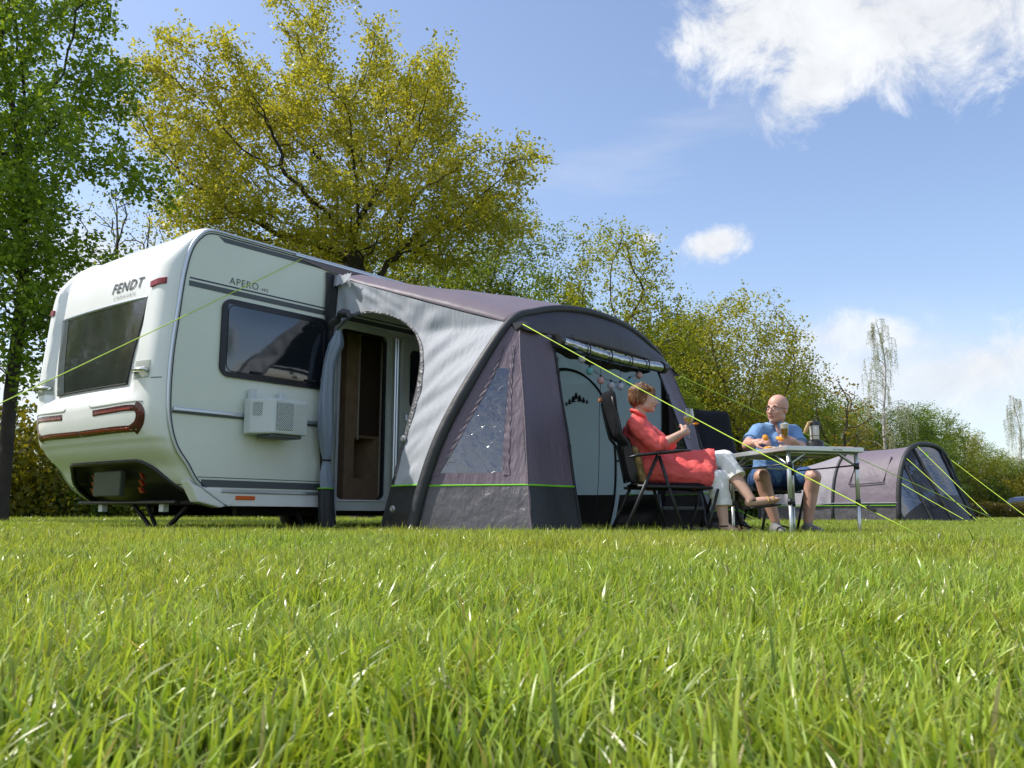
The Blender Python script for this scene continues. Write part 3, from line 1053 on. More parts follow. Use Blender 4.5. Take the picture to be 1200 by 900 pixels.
def trim_u(z):
    """rear outline of the side wall at height z"""
    rr = [p for p in PR if p[0] < 1.0]
    best = rr[0][0]
    for (a, za), (b, zb) in zip(rr[:-1], rr[1:]):
        if za <= z <= zb:
            return a + (b - a) * (z - za) / max(1e-6, zb - za)
    return best


def sstep(a, b, x):
    t = min(1, max(0, (x - a) / (b - a)))
    return t * t * (3 - 2 * t)


def bulge(e, z, u=0):
    """how far the shell stands out of the side outline, rear part"""
    d = min(-e, WID + e)          # distance from the nearer side
    d = max(0, d)
    s = abs((-e - WID / 2) / (WID / 2))
    rd = .14
    q = math.sqrt(max(0, 1 - (1 - min(1, d / rd)) ** 2))
    roof = sstep(2.30, 2.60, z)
    amp = .11 * (1 - roof) + .035 * roof
    b = amp * q + (.065 * (1 - roof) + .02 * roof) * (1 - s ** 2.4)
    # recessed middle panel between the two pillars
    pil = sstep(.22, .27, d - (.10 * (2.2 - z) if z < 2.2 else 0) * .6)
    rec = pil * sstep(1.20, 1.26, z)
    b -= .065 * rec * (1 - .6 * roof)
    # shoulder line above the lower lamp bar, crease lower down
    b += .035 * sstep(.10, .22, d) * (sstep(.86, .90, z) - sstep(1.10, 1.22, z)) * (1 - s ** 4)
    b -= .055 * (1 - sstep(.60, .80, z)) + .022 * (1 - sstep(.80, .835, z))
    return b


def rear_pt(e, z, off=0):
    return LW(trim_u(z) - bulge(e, z) - off, e, z)


def in_recess(e, z):
    """black bumper recess, arched"""
    c = -WID / 2
    a = abs(e - c)
    top = .665 - .35 * max(0, (a - .56) / .39) ** 1.8
    return z < top and a < .95


sh = MB()
NS = 96
rows, flags = [], []
for (u, z) in PR:
    row, fl = [], []
    front = u > 5.3
    for k in range(NS + 1):
        t = k / NS
        # denser near the edges
        t = .5 - .5 * math.cos(math.pi * t) if True else t
        t = .55 * t + .45 * k / NS
        e = -WID * t
        b = bulge(e, z if not front else 2.6)
        if front: b = .12 * math.sqrt(max(0, 1 - (1 - min(1, min(-e, WID + e) / .2)) ** 2))
        if z > 2.595 and .4 < u < 6: dx, dz = 0, 1
        elif front:
            w_ = sstep(2.2, 2.6, z); dx, dz = 1 - w_, w_
        else:
            w_ = sstep(2.25, 2.6, z); dx, dz = -(1 - w_), w_
        inr = (not front) and u < 1 and in_recess(e, z)
        if inr: b -= .12
        row.append(LW(u + dx * b, e, z + dz * b)); fl.append(inr)
    rows.append(row); flags.append(fl)
n = NS + 1
vs = [p for r in rows for p in r]
fs, ms = [], []
for i in range(len(rows) - 1):
    for k in range(NS):
        fs.append((i * n + k, i * n + k + 1, (i + 1) * n + k + 1, (i + 1) * n + k))
        ms.append(1 if (flags[i][k] or flags[i][k + 1] or flags[i + 1][k] or flags[i + 1][k + 1]) else 0)
sh.add(vs, fs); sh.m = ms
sh.build('body_shell', [M['gel'], M['blackp']], car, smooth=True, auto=50)

# side walls, the near one with its door opening
outl = [(u, z) for u, z in PR]
DOOR = rrect(1.80, 2.42, .375, 2.0, .07)
sw = MB(); sw.poly(outl, [DOOR], lambda u, z: LW(u, 0, z)); sw.build('side_wall', M['ham'], car)
sw = MB(); sw.poly(outl, [], lambda u, z: LW(u, -WID, z)); sw.build('side_wall', M['ham'], car)
fl = MB(); fl.lbox(.62, 6.2, -WID + .02, -.02, .315, .36); fl.build('floor_panel', M['blackm'], car)
for e in (.002, -WID - .002):
    tr = MB()
    tr.tube([LW(u, e, z) for u, z in PR], .013, 6)
    tr.tube([LW(u - .0, e - (.022 if e > -1 else -.022), z) for u, z in PR], .010, 6) if False else None
    tr.build('edge_trim', M['alu'], car, smooth=True)
tr = MB()
inset = []
for i, (u, z) in enumerate(PR):
    if u > 5: break
    a = V(PR[max(0, i - 1)]); b = V(PR[min(len(PR) - 1, i + 1)])
    t = (b - a).normalized(); nn = V((t.y, -t.x))
    inset.append(LW(u + nn.x * .026, .003, z + nn.y * .026))
tr.tube(inset, .005, 5)
tr.build('trim_seam', M['navy'], car)


# stripes on the side, each a thin film 3 mm proud
def film(name, u0, u1, z0, z1, m, th=.003, skew=0):
    b = MB()
    pts = [(u0 + skew, z1), (u1, z1), (u1, z0), (u0, z0)]
    f_ = [LW(u, th, z) for u, z in pts]; g_ = [LW(u, .0005, z) for u, z in pts]
    b.add(f_ + g_, [(0, 1, 2, 3), (7, 6, 5, 4), (0, 4, 5, 1), (1, 5, 6, 2), (2, 6, 7, 3), (3, 7, 4, 0)])
    return b.build(name, m, car)


film('top_stripe', .52, 5.6, 2.525, 2.565, M['dgrey'], skew=-.06)
film('thin_stripe', .215, 6.3, 2.148, 2.160, M['navy'])
film('wide_stripe', .212, 6.3, 2.085, 2.130, M['dgrey'])
film('sill_stripe', .42, 1.76, .452, .512, M['dgrey'])
film('sill_line', .385, 1.76, .528, .534, M['dgrey'])
rl = MB(); rl.lbox(.60, 1.77, .002, .022, .408, .436); rl.build('sill_rail', M['alu'], car, bevel=.005)
rl = MB(); rl.lbox(.63, 1.75, .001, .008, .30, .405); rl.build('skirt', M['gel'], car, bevel=.003)
rl = MB(); rl.lbox(2.44, 6.2, .001, .010, .30, .405); rl.build('skirt', M['gel'], car, bevel=.003)
rl = MB(); rl.lbox(.132, 1.75, .003, .026, 1.046, 1.078); rl.build('side_rail', M['alu'], car, bevel=.007)
rl = MB(); rl.lbox(.13, 1.75, .003, .012, 1.030, 1.044); rl.build('rail_seal', M['dgrey'], car)
mk = MB(); mk.lbox(.74, .93, .009, .022, .352, .386); mk.build('side_marker', M['orange'], car, bevel=.006)
# little flare where the bumper corner wraps under the skirt
fl = MB()
pts = [(.30, .50), (.40, .455), (.66, .435), (.75, .315), (.60, .285), (.40, .33)]
fl.add([LW(u, .012, z) for u, z in pts] + [LW(u, -.12, z) for u, z in pts], [(0, 1, 2, 3, 4, 5), (11, 10, 9, 8, 7, 6)] + [(i, i + 6, (i + 1) % 6 + 6, (i + 1) % 6) for i in range(6)])
fl.build('bumper_corner', M['gel'], car, bevel=.012)

# side window: frame, pane
def side_window(u0, u1, z0, z1, hidden=False):
    o = rrect(u0, u1, z0, z1, .09); i_ = rrect(u0 + .055, u1 - .055, z0 + .05, z1 - .05, .06)
    b = MB(); b.poly(o, [], lambda u, z: LW(u, .022, z))
    k = len(o)
    b.add([LW(u, .022, z) for u, z in o] + [LW(u, .0, z) for u, z in o], [(j, (j + 1) % k, (j + 1) % k + k, j + k) for j in range(k)])
    w_ = b.build('window_frame', mat('frame_black', (.012, .014, .02), .3, spec=.4), car, smooth=True, auto=35)
    b = MB()
    # slightly domed pane
    rows = []
    for a in range(9):
        rows.append([])
        for c_ in range(15):
            uu = u0 + .05 + (u1 - u0 - .1) * c_ / 14; zz = z0 + .045 + (z1 - z0 - .09) * a / 8
            s_ = 1 - (2 * a / 8 - 1) ** 4; s2 = 1 - (2 * c_ / 14 - 1) ** 4
            rows[-1].append(LW(uu, .0225 + .010 * s_ * s2, zz))
    b.grid(rows)
    b.build('pane', M['acryl'], w_, smooth=True)
    b = MB()
    b.tube([LW(u, .0235, z) for u, z in i_] + [LW(*[i_[0][0]], .0235, i_[0][1])], .004, 4)
    b.build('seal', M['blackm'], w_)
    for uu in (u0 + .3, u1 - .25):
        c = MB(); c.lbox(uu, uu + .10, .034, .052, z0 + .055, z0 + .075); c.build('catch', M['blackm'], w_, bevel=.004)
    return w_


side_window(.525, 1.655, 1.375, 2.045)
side_window(3.35, 4.35, 1.30, 2.0)

# rear window conformed to the rear panel
b = MB(); rows = []
for a in range(13):
    f = a / 12; z = 1.285 + (2.005 - 1.285) * f
    m0 = .46 - .15 * f
    rows.append([rear_pt(-m0 + (-(WID - m0) + m0) * k / 30, z, .012) for k in range(31)])
b.grid(rows)
rw = b.build('rear_window', M['acryl2'], car, smooth=True)
b = MB(); rows = []
for a in range(13):
    f = a / 12; z = 1.285 + (2.005 - 1.285) * f
    m0 = .46 - .15 * f
    e1 = -(WID - m0)
    rows.append([rear_pt(e1 + .15 * k / 4, z, .015) for k in range(5)])
b.grid(rows)
b.build('window_border', mat('border_sheen_grey', (.10, .115, .125), .15, coat=.6), rw, smooth=True)  # far edge strip; reflection on the curved side put into its lighter grey
b = MB()
pp = []
for k in range(31):
    pp.append(rear_pt(-.31 - (WID - .62) * k / 30, 2.005, .010))
b.tube(pp, .014, 6); b.build('window_rail', M['alu'], rw, smooth=True)
b = MB()
pp = []
for a in range(13):
    f = a / 12; z = 1.285 + .72 * f; m0 = .46 - .15 * f
    pp.append(rear_pt(-m0, z, .010))
b.tube(pp, .008, 5)
pp = [rear_pt(-.46 - (WID - .92) * k / 30, 1.285, .010) for k in range(31)]
b.tube(pp, .008, 5)
b.build('window_seal', M['blackm'], rw, smooth=True)


# ribbons laid on the rear shell
def ribbon(name, path, w_, m, th=.016, nsub=10, parent=car, flat=.0):
    p = cat(path, nsub)
    b = MB(); rows = []
    for i, q in enumerate(p):
        t = (p[min(i + 1, len(p) - 1)] - p[max(i - 1, 0)]).normalized()
        nn = V((-t.y, t.x, 0))
        ww = w_ if not callable(w_) else w_(i / (len(p) - 1))
        r_ = []
        for s_, o_ in ((-1, -.004), (-1, th * .8), (-.9, th), (0, th), (.9, th), (1, th * .8), (1, -.004)):
            c = q + nn * ww * .5 * s_
            r_.append(rear_pt(c.x, c.y, o_))
        rows.append(r_)
    b.grid(rows)
    b.add(rows[0], [tuple(range(7))]); b.add(rows[-1], [tuple(range(7))])
    return b.build(name, m, parent, smooth=True, auto=40)


def mirror_e(path):
    return [(-WID - e, z) for e, z in path]


for side_ in (0, 1):
    g = (lambda p: p) if side_ == 0 else mirror_e
    up_ = g([(-.80, 1.055), (-.55, 1.062), (-.32, 1.070), (-.20, 1.065)])
    hook = g([(-.215, 1.085), (-.17, 1.05), (-.165, .99), (-.20, .93), (-.27, .895)])
    low = g([(-.24, .905), (-.5, .905), (-.8, .900), (-1.07, .897)])
    tl = ribbon('tail_light', low, .052, M['redd'], th=.003)
    ribbon('upper_lamp', up_, .050, M['redd'], parent=tl, th=.0035)
    ribbon('corner_lamp', hook, .082, M['redd'], parent=tl, th=.005)
    ribbon('lit_strip', g([(-.30, .903), (-.6, .903), (-1.06, .898)]), .020, M['redl'], parent=tl, th=.0055)
    ribbon('lit_strip', g([(-.78, 1.05), (-.5, 1.058), (-.26, 1.064)]), .016, M['redl'], parent=tl, th=.007)
    ribbon('top_marker', g([(-.055, 2.105), (-.12, 2.10), (-.21, 2.085)]), .052, M['redl'], th=.014)
    ribbon('shoulder_edge', g([(-.86, 1.12), (-.78, 1.105), (-.30, 1.118), (-.14, 1.115)]), .010, mat('shoulder_grey', (.30, .32, .27), .6), th=.004)  # thin greenish-grey strip along the shoulder
    # grab handle in its pocket
    pk = ribbon('handle_pocket', g([(-.09, 1.375), (-.33, 1.375)]), .14, mat('pocket', (.42, .45, .40), .5), th=.006)
    hb = MB()
    q0, q1 = g([(-.10, 1.365), (-.31, 1.365)])
    hb.tube([rear_pt(*q0, .012), rear_pt(*q0, .04), rear_pt((q0[0] + q1[0]) / 2, 1.368, .05), rear_pt(*q1, .04), rear_pt(*q1, .012)], .019, 8)
    hb.build('handle_bar', M['chrome'], pk, smooth=True)
    ribbon('panel_seam', g([(-.015, 1.305), (-.075, 1.300)]), .007, M['dgrey'], th=.003)
    ribbon('panel_seam', g([(-.02, .470), (-.12, .470), (-.20, .472)]), .006, M['dgrey'], th=.003)
    # triangular reflectors stacked like a red tower
    rf = MB()
    e0 = g([(-.66, 0)])[0][0]
    for j in range(3):
        zz = .405 + j * .06; hw = .032 - j * .006
        p0 = LW(.30, e0 - hw, zz); p1 = LW(.30, e0 + hw, zz); p2 = LW(.27, e0 + hw * .7, zz + .05); p3 = LW(.27, e0 - hw * .7, zz + .05)
        dd = DU * -.02
        rf.add([p0, p1, p2, p3, p0 + dd, p1 + dd, p2 + dd, p3 + dd], [(4, 5, 6, 7), (0, 1, 5, 4), (1, 2, 6, 5), (2, 3, 7, 6), (3, 0, 4, 7)])
    rf.build('red_reflector', M['redl'], car)
# crisp black lip round the bumper recess
lp = []
c = -WID / 2
for k in range(41):
    a = -.95 + 1.90 * k / 40
    z = .665 - .35 * max(0, (abs(a) - .56) / .39) ** 1.8
    z = max(.315, z)
    lp.append(rear_pt(c + a, z, .004))
b = MB(); b.tube(lp, .020, 8); b.build('bumper_lip', M['blackp'], car, smooth=True)
# number-plate holder with blank plate board, lower beam
b = MB()
pts = [(-1.50, .385), (-1.02, .385), (-.92, .60), (-1.40, .60)]
f_ = [LW(.22 if z > .5 else .27, e, z) for e, z in pts]
b.add(f_ + [p + DU * .05 for p in f_], [(0, 1, 2, 3), (4, 7, 6, 5), (0, 4, 5, 1), (1, 5, 6, 2), (2, 6, 7, 3), (3, 7, 4, 0)])
b.build('plate_holder', mat('plate_grey', (.10, .11, .12), .35), car, bevel=.01)
b = MB()
b.lbox(.36, .42, -1.95, -.28, .315, .345); b.build('lower_beam', M['blackp'], car, bevel=.01)
b = MB()
for e in (-.55, -1.6):
    b = MB(); b.lbox(.40, .45, e - .035, e + .035, .25, .315); b.build('frame_bracket', M['acw'], car)

# corner steady (scissor jack): two arms meeting at a foot
b = MB()
ft = LW(.62, -1.02, .02)
b.tube([LW(.55, -1.28, .31), ft + V((0, 0, .05))], .022, 6); b.tube([LW(.62, -1.17, .31), ft + V((.03, 0, .05))], .020, 6)
b.tube([LW(.75, -.70, .31), ft + V((.05, .02, .03))], .026, 6)
b.lathe(ft, [(.055, 0), (.055, .02), (.02, .04)], 12)
b.build('corner_steady', M['blackm'], car)

# wheels
for e in (-.10, -WID + .10):
    b = MB(); ax = DE
    b.lathe(LW(3.05, e - .09, .315), [(.20, .0), (.29, .0), (.315, .03), (.32, .09), (.315, .15), (.29, .18), (.20, .18)], 32, ax)
    wh = b.build('wheel', M['rubber'], car, smooth=True, auto=40)
    b = MB(); b.lathe(LW(3.05, e - .085, .315), [(.01, .02), (.20, .02), (.20, .16), (.17, .15), (.06, .17), (.01, .17)], 24, ax); b.build('rim', M['alu'], wh, smooth=True, auto=40)
b = MB(); b.lbox(1.0, 6.1, -WID + .35, -WID + .41, .22, .315); b.lbox(1.0, 6.1, -.41, -.35, .22, .315)
b.tube([LW(3.05, -.1, .3), LW(3.05, -WID + .1, .3)], .035, 8)
b.build('chassis', M['blackm'], car)
# hidden-side jacks near the wheel, seen dark below the floor
b = MB(); b.tube([LW(1.62, -.35, .31), LW(1.75, -.30, .03)], .03, 6); b.tube([LW(1.95, -.35, .31), LW(1.8, -.30, .03)], .03, 6); b.build('corner_steady', M['blackm'], car)

# ------- lettering
def text_mesh(s, size, shear=0, weight=0, space=1.0):
    cu = bpy.data.curves.new('t', 'FONT'); cu.body = s; cu.size = size; cu.shear = shear; cu.offset = weight; cu.resolution_u = 3; cu.space_character = space
    o = bpy.data.objects.new('t', cu); COL.objects.link(o)
    bpy.context.view_layer.update()
    me = bpy.data.meshes.new_from_object(o.evaluated_get(bpy.context.evaluated_depsgraph_get()))
    bm = bmesh.new(); bm.from_mesh(me)
    bmesh.ops.triangulate(bm, faces=bm.faces)
    bmesh.ops.subdivide_edges(bm, edges=[e for e in bm.edges if e.calc_length() > size * .35], cuts=1)
    vs = [v.co.copy() for v in bm.verts]; fs = [tuple(v.index for v in f.verts) for f in bm.faces]
    bm.verts.index_update(); fs = [tuple(v.index for v in f.verts) for f in bm.faces]; vs = [v.co.copy() for v in bm.verts]
    bm.free(); bpy.data.objects.remove(o); bpy.data.curves.remove(cu); bpy.data.meshes.remove(me)
    return vs, fs


def lettering(s, size, f, m, name='lettering', parent=car, **k):
    vs, fs = text_mesh(s, size, **k)
    b = MB(); b.add([f(p.x, p.y) for p in vs], fs)
    return b.build(name, m, parent)


lettering('FENDT', .125, lambda x, y: rear_pt(-.93 + x * 1.12, 2.115 + y, .006), M['letter'], shear=.22, weight=.0018, space=1.16)
lettering('CARAVAN', .052, lambda x, y: rear_pt(-.885 + x * 1.25, 2.052 + y, .006), M['letter2'], space=1.25)
lettering('APERO', .088, lambda x, y: LW(.585 + x, .004, 2.177 + y), M['letter'], weight=-.0005, space=1.12)
lettering('495', .042, lambda x, y: LW(.905 + x, .004, 2.177 + y), M['letter'], space=1.25)

# ------- entrance door: frame, open leaf folded against the wall
b = MB()
fo, fi = rrect(1.735, 2.485, .27, 2.065, .10), rrect(1.80, 2.42, .375, 2.0, .07)
b.poly(fo, [fi], lambda u, z: LW(u, .020, z))
for lp_, sgn in ((fo, 1), (fi, -1)):
    k = len(lp_)
    b.add([LW(u, .020, z) for u, z in lp_] + [LW(u, -.03, z) for u, z in lp_], [(j, (j + 1) % k, (j + 1) % k + k, j + k) for j in range(k)])
b.build('door_frame', mat('door_frame_grey', (.50, .55, .52), .4), car, smooth=True, auto=35)
b = MB()
k = len(fi)
b.add([LW(u, .0, z) for u, z in fi] + [LW(u, -.06, z) for u, z in fi], [(j, (j + 1) % k, (j + 1) % k + k, j + k) for j in range(k)])
b.build('door_seal', M['blackm'], car, smooth=True, auto=35)
dr = MB()
do = rrect(2.56, 3.16, .39, 2.02, .07)
k = len(do)
dr.poly(do, [], lambda u, z: LW(u, .085, z))
dr.add([LW(u, .085, z) for u, z in do] + [LW(u, .04, z) for u, z in do], [(j, (j + 1) % k, (j + 1) % k + k, j + k) for j in range(k)])
door = dr.build('door', mat('door_inner', (.48, .52, .50), .45), car, smooth=True, auto=35)
b = MB(); b.poly(rrect(2.66, 3.06, 1.30, 1.90, .06), [], lambda u, z: LW(u, .092, z)); b.build('door_window', M['acryl'], door)
b = MB(); b.lbox(2.60, 2.70, .088, .11, 1.16, 1.24); b.build('lock_plate', M['alu'], door, bevel=.01)
b = MB(); b.lbox(2.60, 2.72, .088, .13, 1.02, 1.08); b.build('handle', M['alu'], door, bevel=.01)
b = MB()
for uu in (2.50, 2.53): b.tube([LW(uu, .05, .40), LW(uu, .05, 2.0)], .012, 6)
b.build('hinge', M['alu'], door)
b = MB(); b.lbox(1.80, 2.42, -.06, .03, .355, .374); b.build('threshold', M['alu'], car, bevel=.006)

# ------- interior seen through the door
b = MB(); b.lbox(1.0, 4.2, -WID + .05, -.07, .361, .372); b.build('interior_floor', M['floorv'], car)
b = MB(); b.lbox(1.0, 4.2, -WID + .06, -WID + .08, .372, 2.5); b.build('interior_wall', M['cream'], car)
b = MB(); b.lbox(.9, .93, -WID + .08, -.02, .372, 2.5); b.lbox(4.2, 4.23, -WID + .08, -.02, .372, 2.5); b.lbox(.93, 4.2, -WID + .08, -.02, 2.5, 2.52); b.build('interior_lining', mat('lining', (.2, .17, .13), .6), car)
cb = MB()
cb.lbox(2.33, 3.3, -.95, -.50, 1.02, 2.45)
cb.lbox(2.33, 2.46, -.95, -.50, .373, 1.02)
cb.lbox(2.74, 3.3, -.95, -.50, .373, 1.02)
cb.lbox(2.46, 2.74, -.95, -.90, .373, 1.02)
cb.lbox(2.46, 2.74, -.90, -.50, .373, .60)
cab = cb.build('wood_cabinet', M['wood'], car, bevel=.006)
b = MB(); b.lbox(2.50, 2.78, -.498, -.485, 1.05, 2.10); b.build('mirror_panel', mat('dark_glass_door', (.10, .075, .06), .2, coat=.5), cab)
b = MB(); b.tube([LW(2.485, -.48, 1.0), LW(2.485, -.48, 2.3)], .010, 6); b.tube([LW(2.80, -.48, .38), LW(2.80, -.48, 2.4)], .014, 6); b.build('strip', M['cream'], cab)
b = MB(); b.lbox(1.05, 2.1, -1.6, -.55, .373, .80); b.lbox(1.05, 2.1, -1.6, -1.42, .80, 1.25); b.build('bench_seat', M['char'], car, bevel=.03)
b = MB(); b.lbox(1.05, 2.2, -2.0, -1.72, 1.85, 2.35); b.build('overhead_locker', M['wood'], car, bevel=.01)

# ------- the cooling unit hung under the side window
ac = thing('cooling_unit', 'white boxy air cooler hung below the caravan side window', 'air cooler', LW(.95, .02, .9), 0)
b = MB()
q = [(.765, .035), (.765, .13), (.885, .30), (1.235, .30), (1.235, .035)]
z0, z1 = .885, 1.205
vb = [LW(u, e, z0 + .02) for u, e in q]; vt = [LW(u, e, z1) for u, e in q]
b.add(vb + vt, [(0, 1, 2, 3, 4), (9, 8, 7, 6, 5)] + [(i, (i + 1) % 5, (i + 1) % 5 + 5, i + 5) for i in range(5)])
b.build('housing', M['acw'], ac, bevel=.014)


def grille(u0, e0, u1, e1, z0, z1, nu, nz, name):
    """dark back plate with light lattice bars proud of it"""
    P0, P1 = LW(u0, e0, 0), LW(u1, e1, 0)
    d = (P1 - P0).normalized(); nn = V((d.y, -d.x, 0)); W_ = (P1 - P0).length
    if nn.dot(DE) < 0: nn = -nn
    pt = lambda a, z, o: P0 + d * a + nn * o + V((0, 0, z))
    b = MB(); b.add([pt(0, z0, .003), pt(W_, z0, .003), pt(W_, z1, .003), pt(0, z1, .003)], [(0, 1, 2, 3)])
    gp = b.build(name, M['blackm'], ac)
    b = MB(); r_ = .0035
    for i in range(-nz, nu + nz + 1):
        for sg in (1, -1):
            a0 = i / nu * W_; H_ = z1 - z0
            pts_ = []
            # diagonal lattice clipped to the rectangle
            x0, x1 = a0, a0 + sg * H_
            t0, t1 = 0, 1
            for lim, s_ in ((0, 1), (W_, -1)):
                f0, f1 = (x0 - lim) * s_, (x1 - lim) * s_
                if f0 < 0 and f1 < 0: t0, t1 = 1, 0; break
                if f0 < 0: t0 = max(t0, f0 / (f0 - f1))
                if f1 < 0: t1 = min(t1, f0 / (f0 - f1))
            if t1 - t0 > .03:
                b.tube([pt(x0 + (x1 - x0) * t0, z0 + H_ * t0, .006), pt(x0 + (x1 - x0) * t1, z0 + H_ * t1, .006)], r_, 4, cap=False)
    b.build('lattice', M['acw'], gp)


grille(.91, .302, 1.08, .302, .94, 1.17, 8, 10, 'grille')
grille(.778, .150, .822, .212, 1.06, 1.17, 4, 8, 'grille')
b = MB()
for k in range(14):
    z = .93 + k * .018
    b.lbox(1.10, 1.22, .301, .304, z, z + .006)
b.build('louvre', mat('louvre_grey', (.5, .54, .54), .5), ac)
for u in (.80, 1.10):
    b = MB(); b.lbox(u, u + .06, .03, .075, 1.205, 1.29); b.build('hanger', M['acw'], ac, bevel=.005)
b = MB(); b.lbox(.88, 1.2, .06, .27, .875, .905); b.build('drip_tray', M['dgrey'], ac, bevel=.01)
# ------------------------------------------------------------------ awning
aw = thing('awning', 'plum and silver inflatable awning with charcoal arch joined to the caravan side', 'awning', LW(3.3, 1.3, 0), math.atan2(DU.y, DU.x))
UC = 3.32


def mir(u):
    return 2 * UC - u


legkey = [(1.36, 1.44, -.02), (1.42, 1.52, .42), (1.52, 1.62, .85), (1.72, 1.76, 1.32), (2.03, 1.90, 1.83)]
topkey = [(2.03, 1.90, 1.83), (2.35, 1.935, 1.98), (2.8, 1.955, 2.085), (3.32, 1.96, 2.12)]
halfarch = legkey[:-1] + topkey
ARCH = cat([V(p) for p in halfarch] + [V((mir(u), e, z)) for u, e, z in reversed(halfarch[:-1])], 8)
NLEG = 4 * 8            # samples up to the shoulder
ap = lambda p, o=0: LW(p.x, p.y, p.z)


def leg_at(z):
    for a, b in zip(ARCH[:NLEG], ARCH[1:NLEG + 1]):
        if a.z <= z <= b.z:
            t = (z - a.z) / (b.z - a.z)
            return a.lerp(b, t)
    return ARCH[NLEG].copy() if z > 1 else ARCH[0].copy()


def wob(p, amp, f=3.0, s=0):
    return amp * noise.noise(V((p.x * f + s, p.y * f, p.z * f * .45)))


# arch beam
b = MB(); b.tube([ap(p) for p in ARCH], [.036 + .016 * (1 - sstep(1.2, 1.9, p.z)) for p in ARCH], 10); b.build('arch_beam', M['char'], aw, smooth=True)

# roof: from the rail to the arch shoulder-to-shoulder
sh0, sh1 = NLEG, len(ARCH) - 1 - NLEG
arc = ARCH[sh0:sh1 + 1]
ra = len(arc)
rail = []
for i in range(ra):
    t = i / (ra - 1)
    u = 1.74 + (mir(1.74) - 1.74) * t
    z = 2.475 + .085 * min(1, max(0, min(t, 1 - t)) / .09) ** .6
    rail.append(V((u, .035, z)))
rows = []
for j in range(25):
    s = j / 24
    row = []
    for i in range(ra):
        p = rail[i].lerp(arc[i], s)
        t = i / (ra - 1)
        # tensioned cloth: sags between rail and arch along the middle, vaults slightly sideways
        p.z += .035 * math.sin(math.pi * s) * math.sin(math.pi * t)
        p.z += .055 * s * math.sin(math.pi * s) * max(0, 1 - abs(2 * t - 1)) ** .3
        q = LW(p.x, p.y, p.z)
        q.z += wob(q, .012, 3.2)
        row.append(q)
    rows.append(row)
b = MB(); b.grid(rows); b.build('roof', M['purpleroof'], aw, smooth=True, solid=.004)
# keder strip along the caravan rail
b = MB()
b.add([LW(1.31, .012, 2.572), LW(1.31, .012, 2.556), LW(1.8, .02, 2.50), LW(1.8, .03, 2.572), LW(5.3, .02, 2.54), LW(5.3, .03, 2.572)], [(0, 1, 2, 3), (3, 2, 4, 5)])
b.build('rail_strip', M['purpleroof'], aw, solid=.006)
b = MB(); b.tube([LW(1.25, .012, 2.585), LW(5.5, .012, 2.585)], .011, 6); b.build('rail', M['alu'], car)


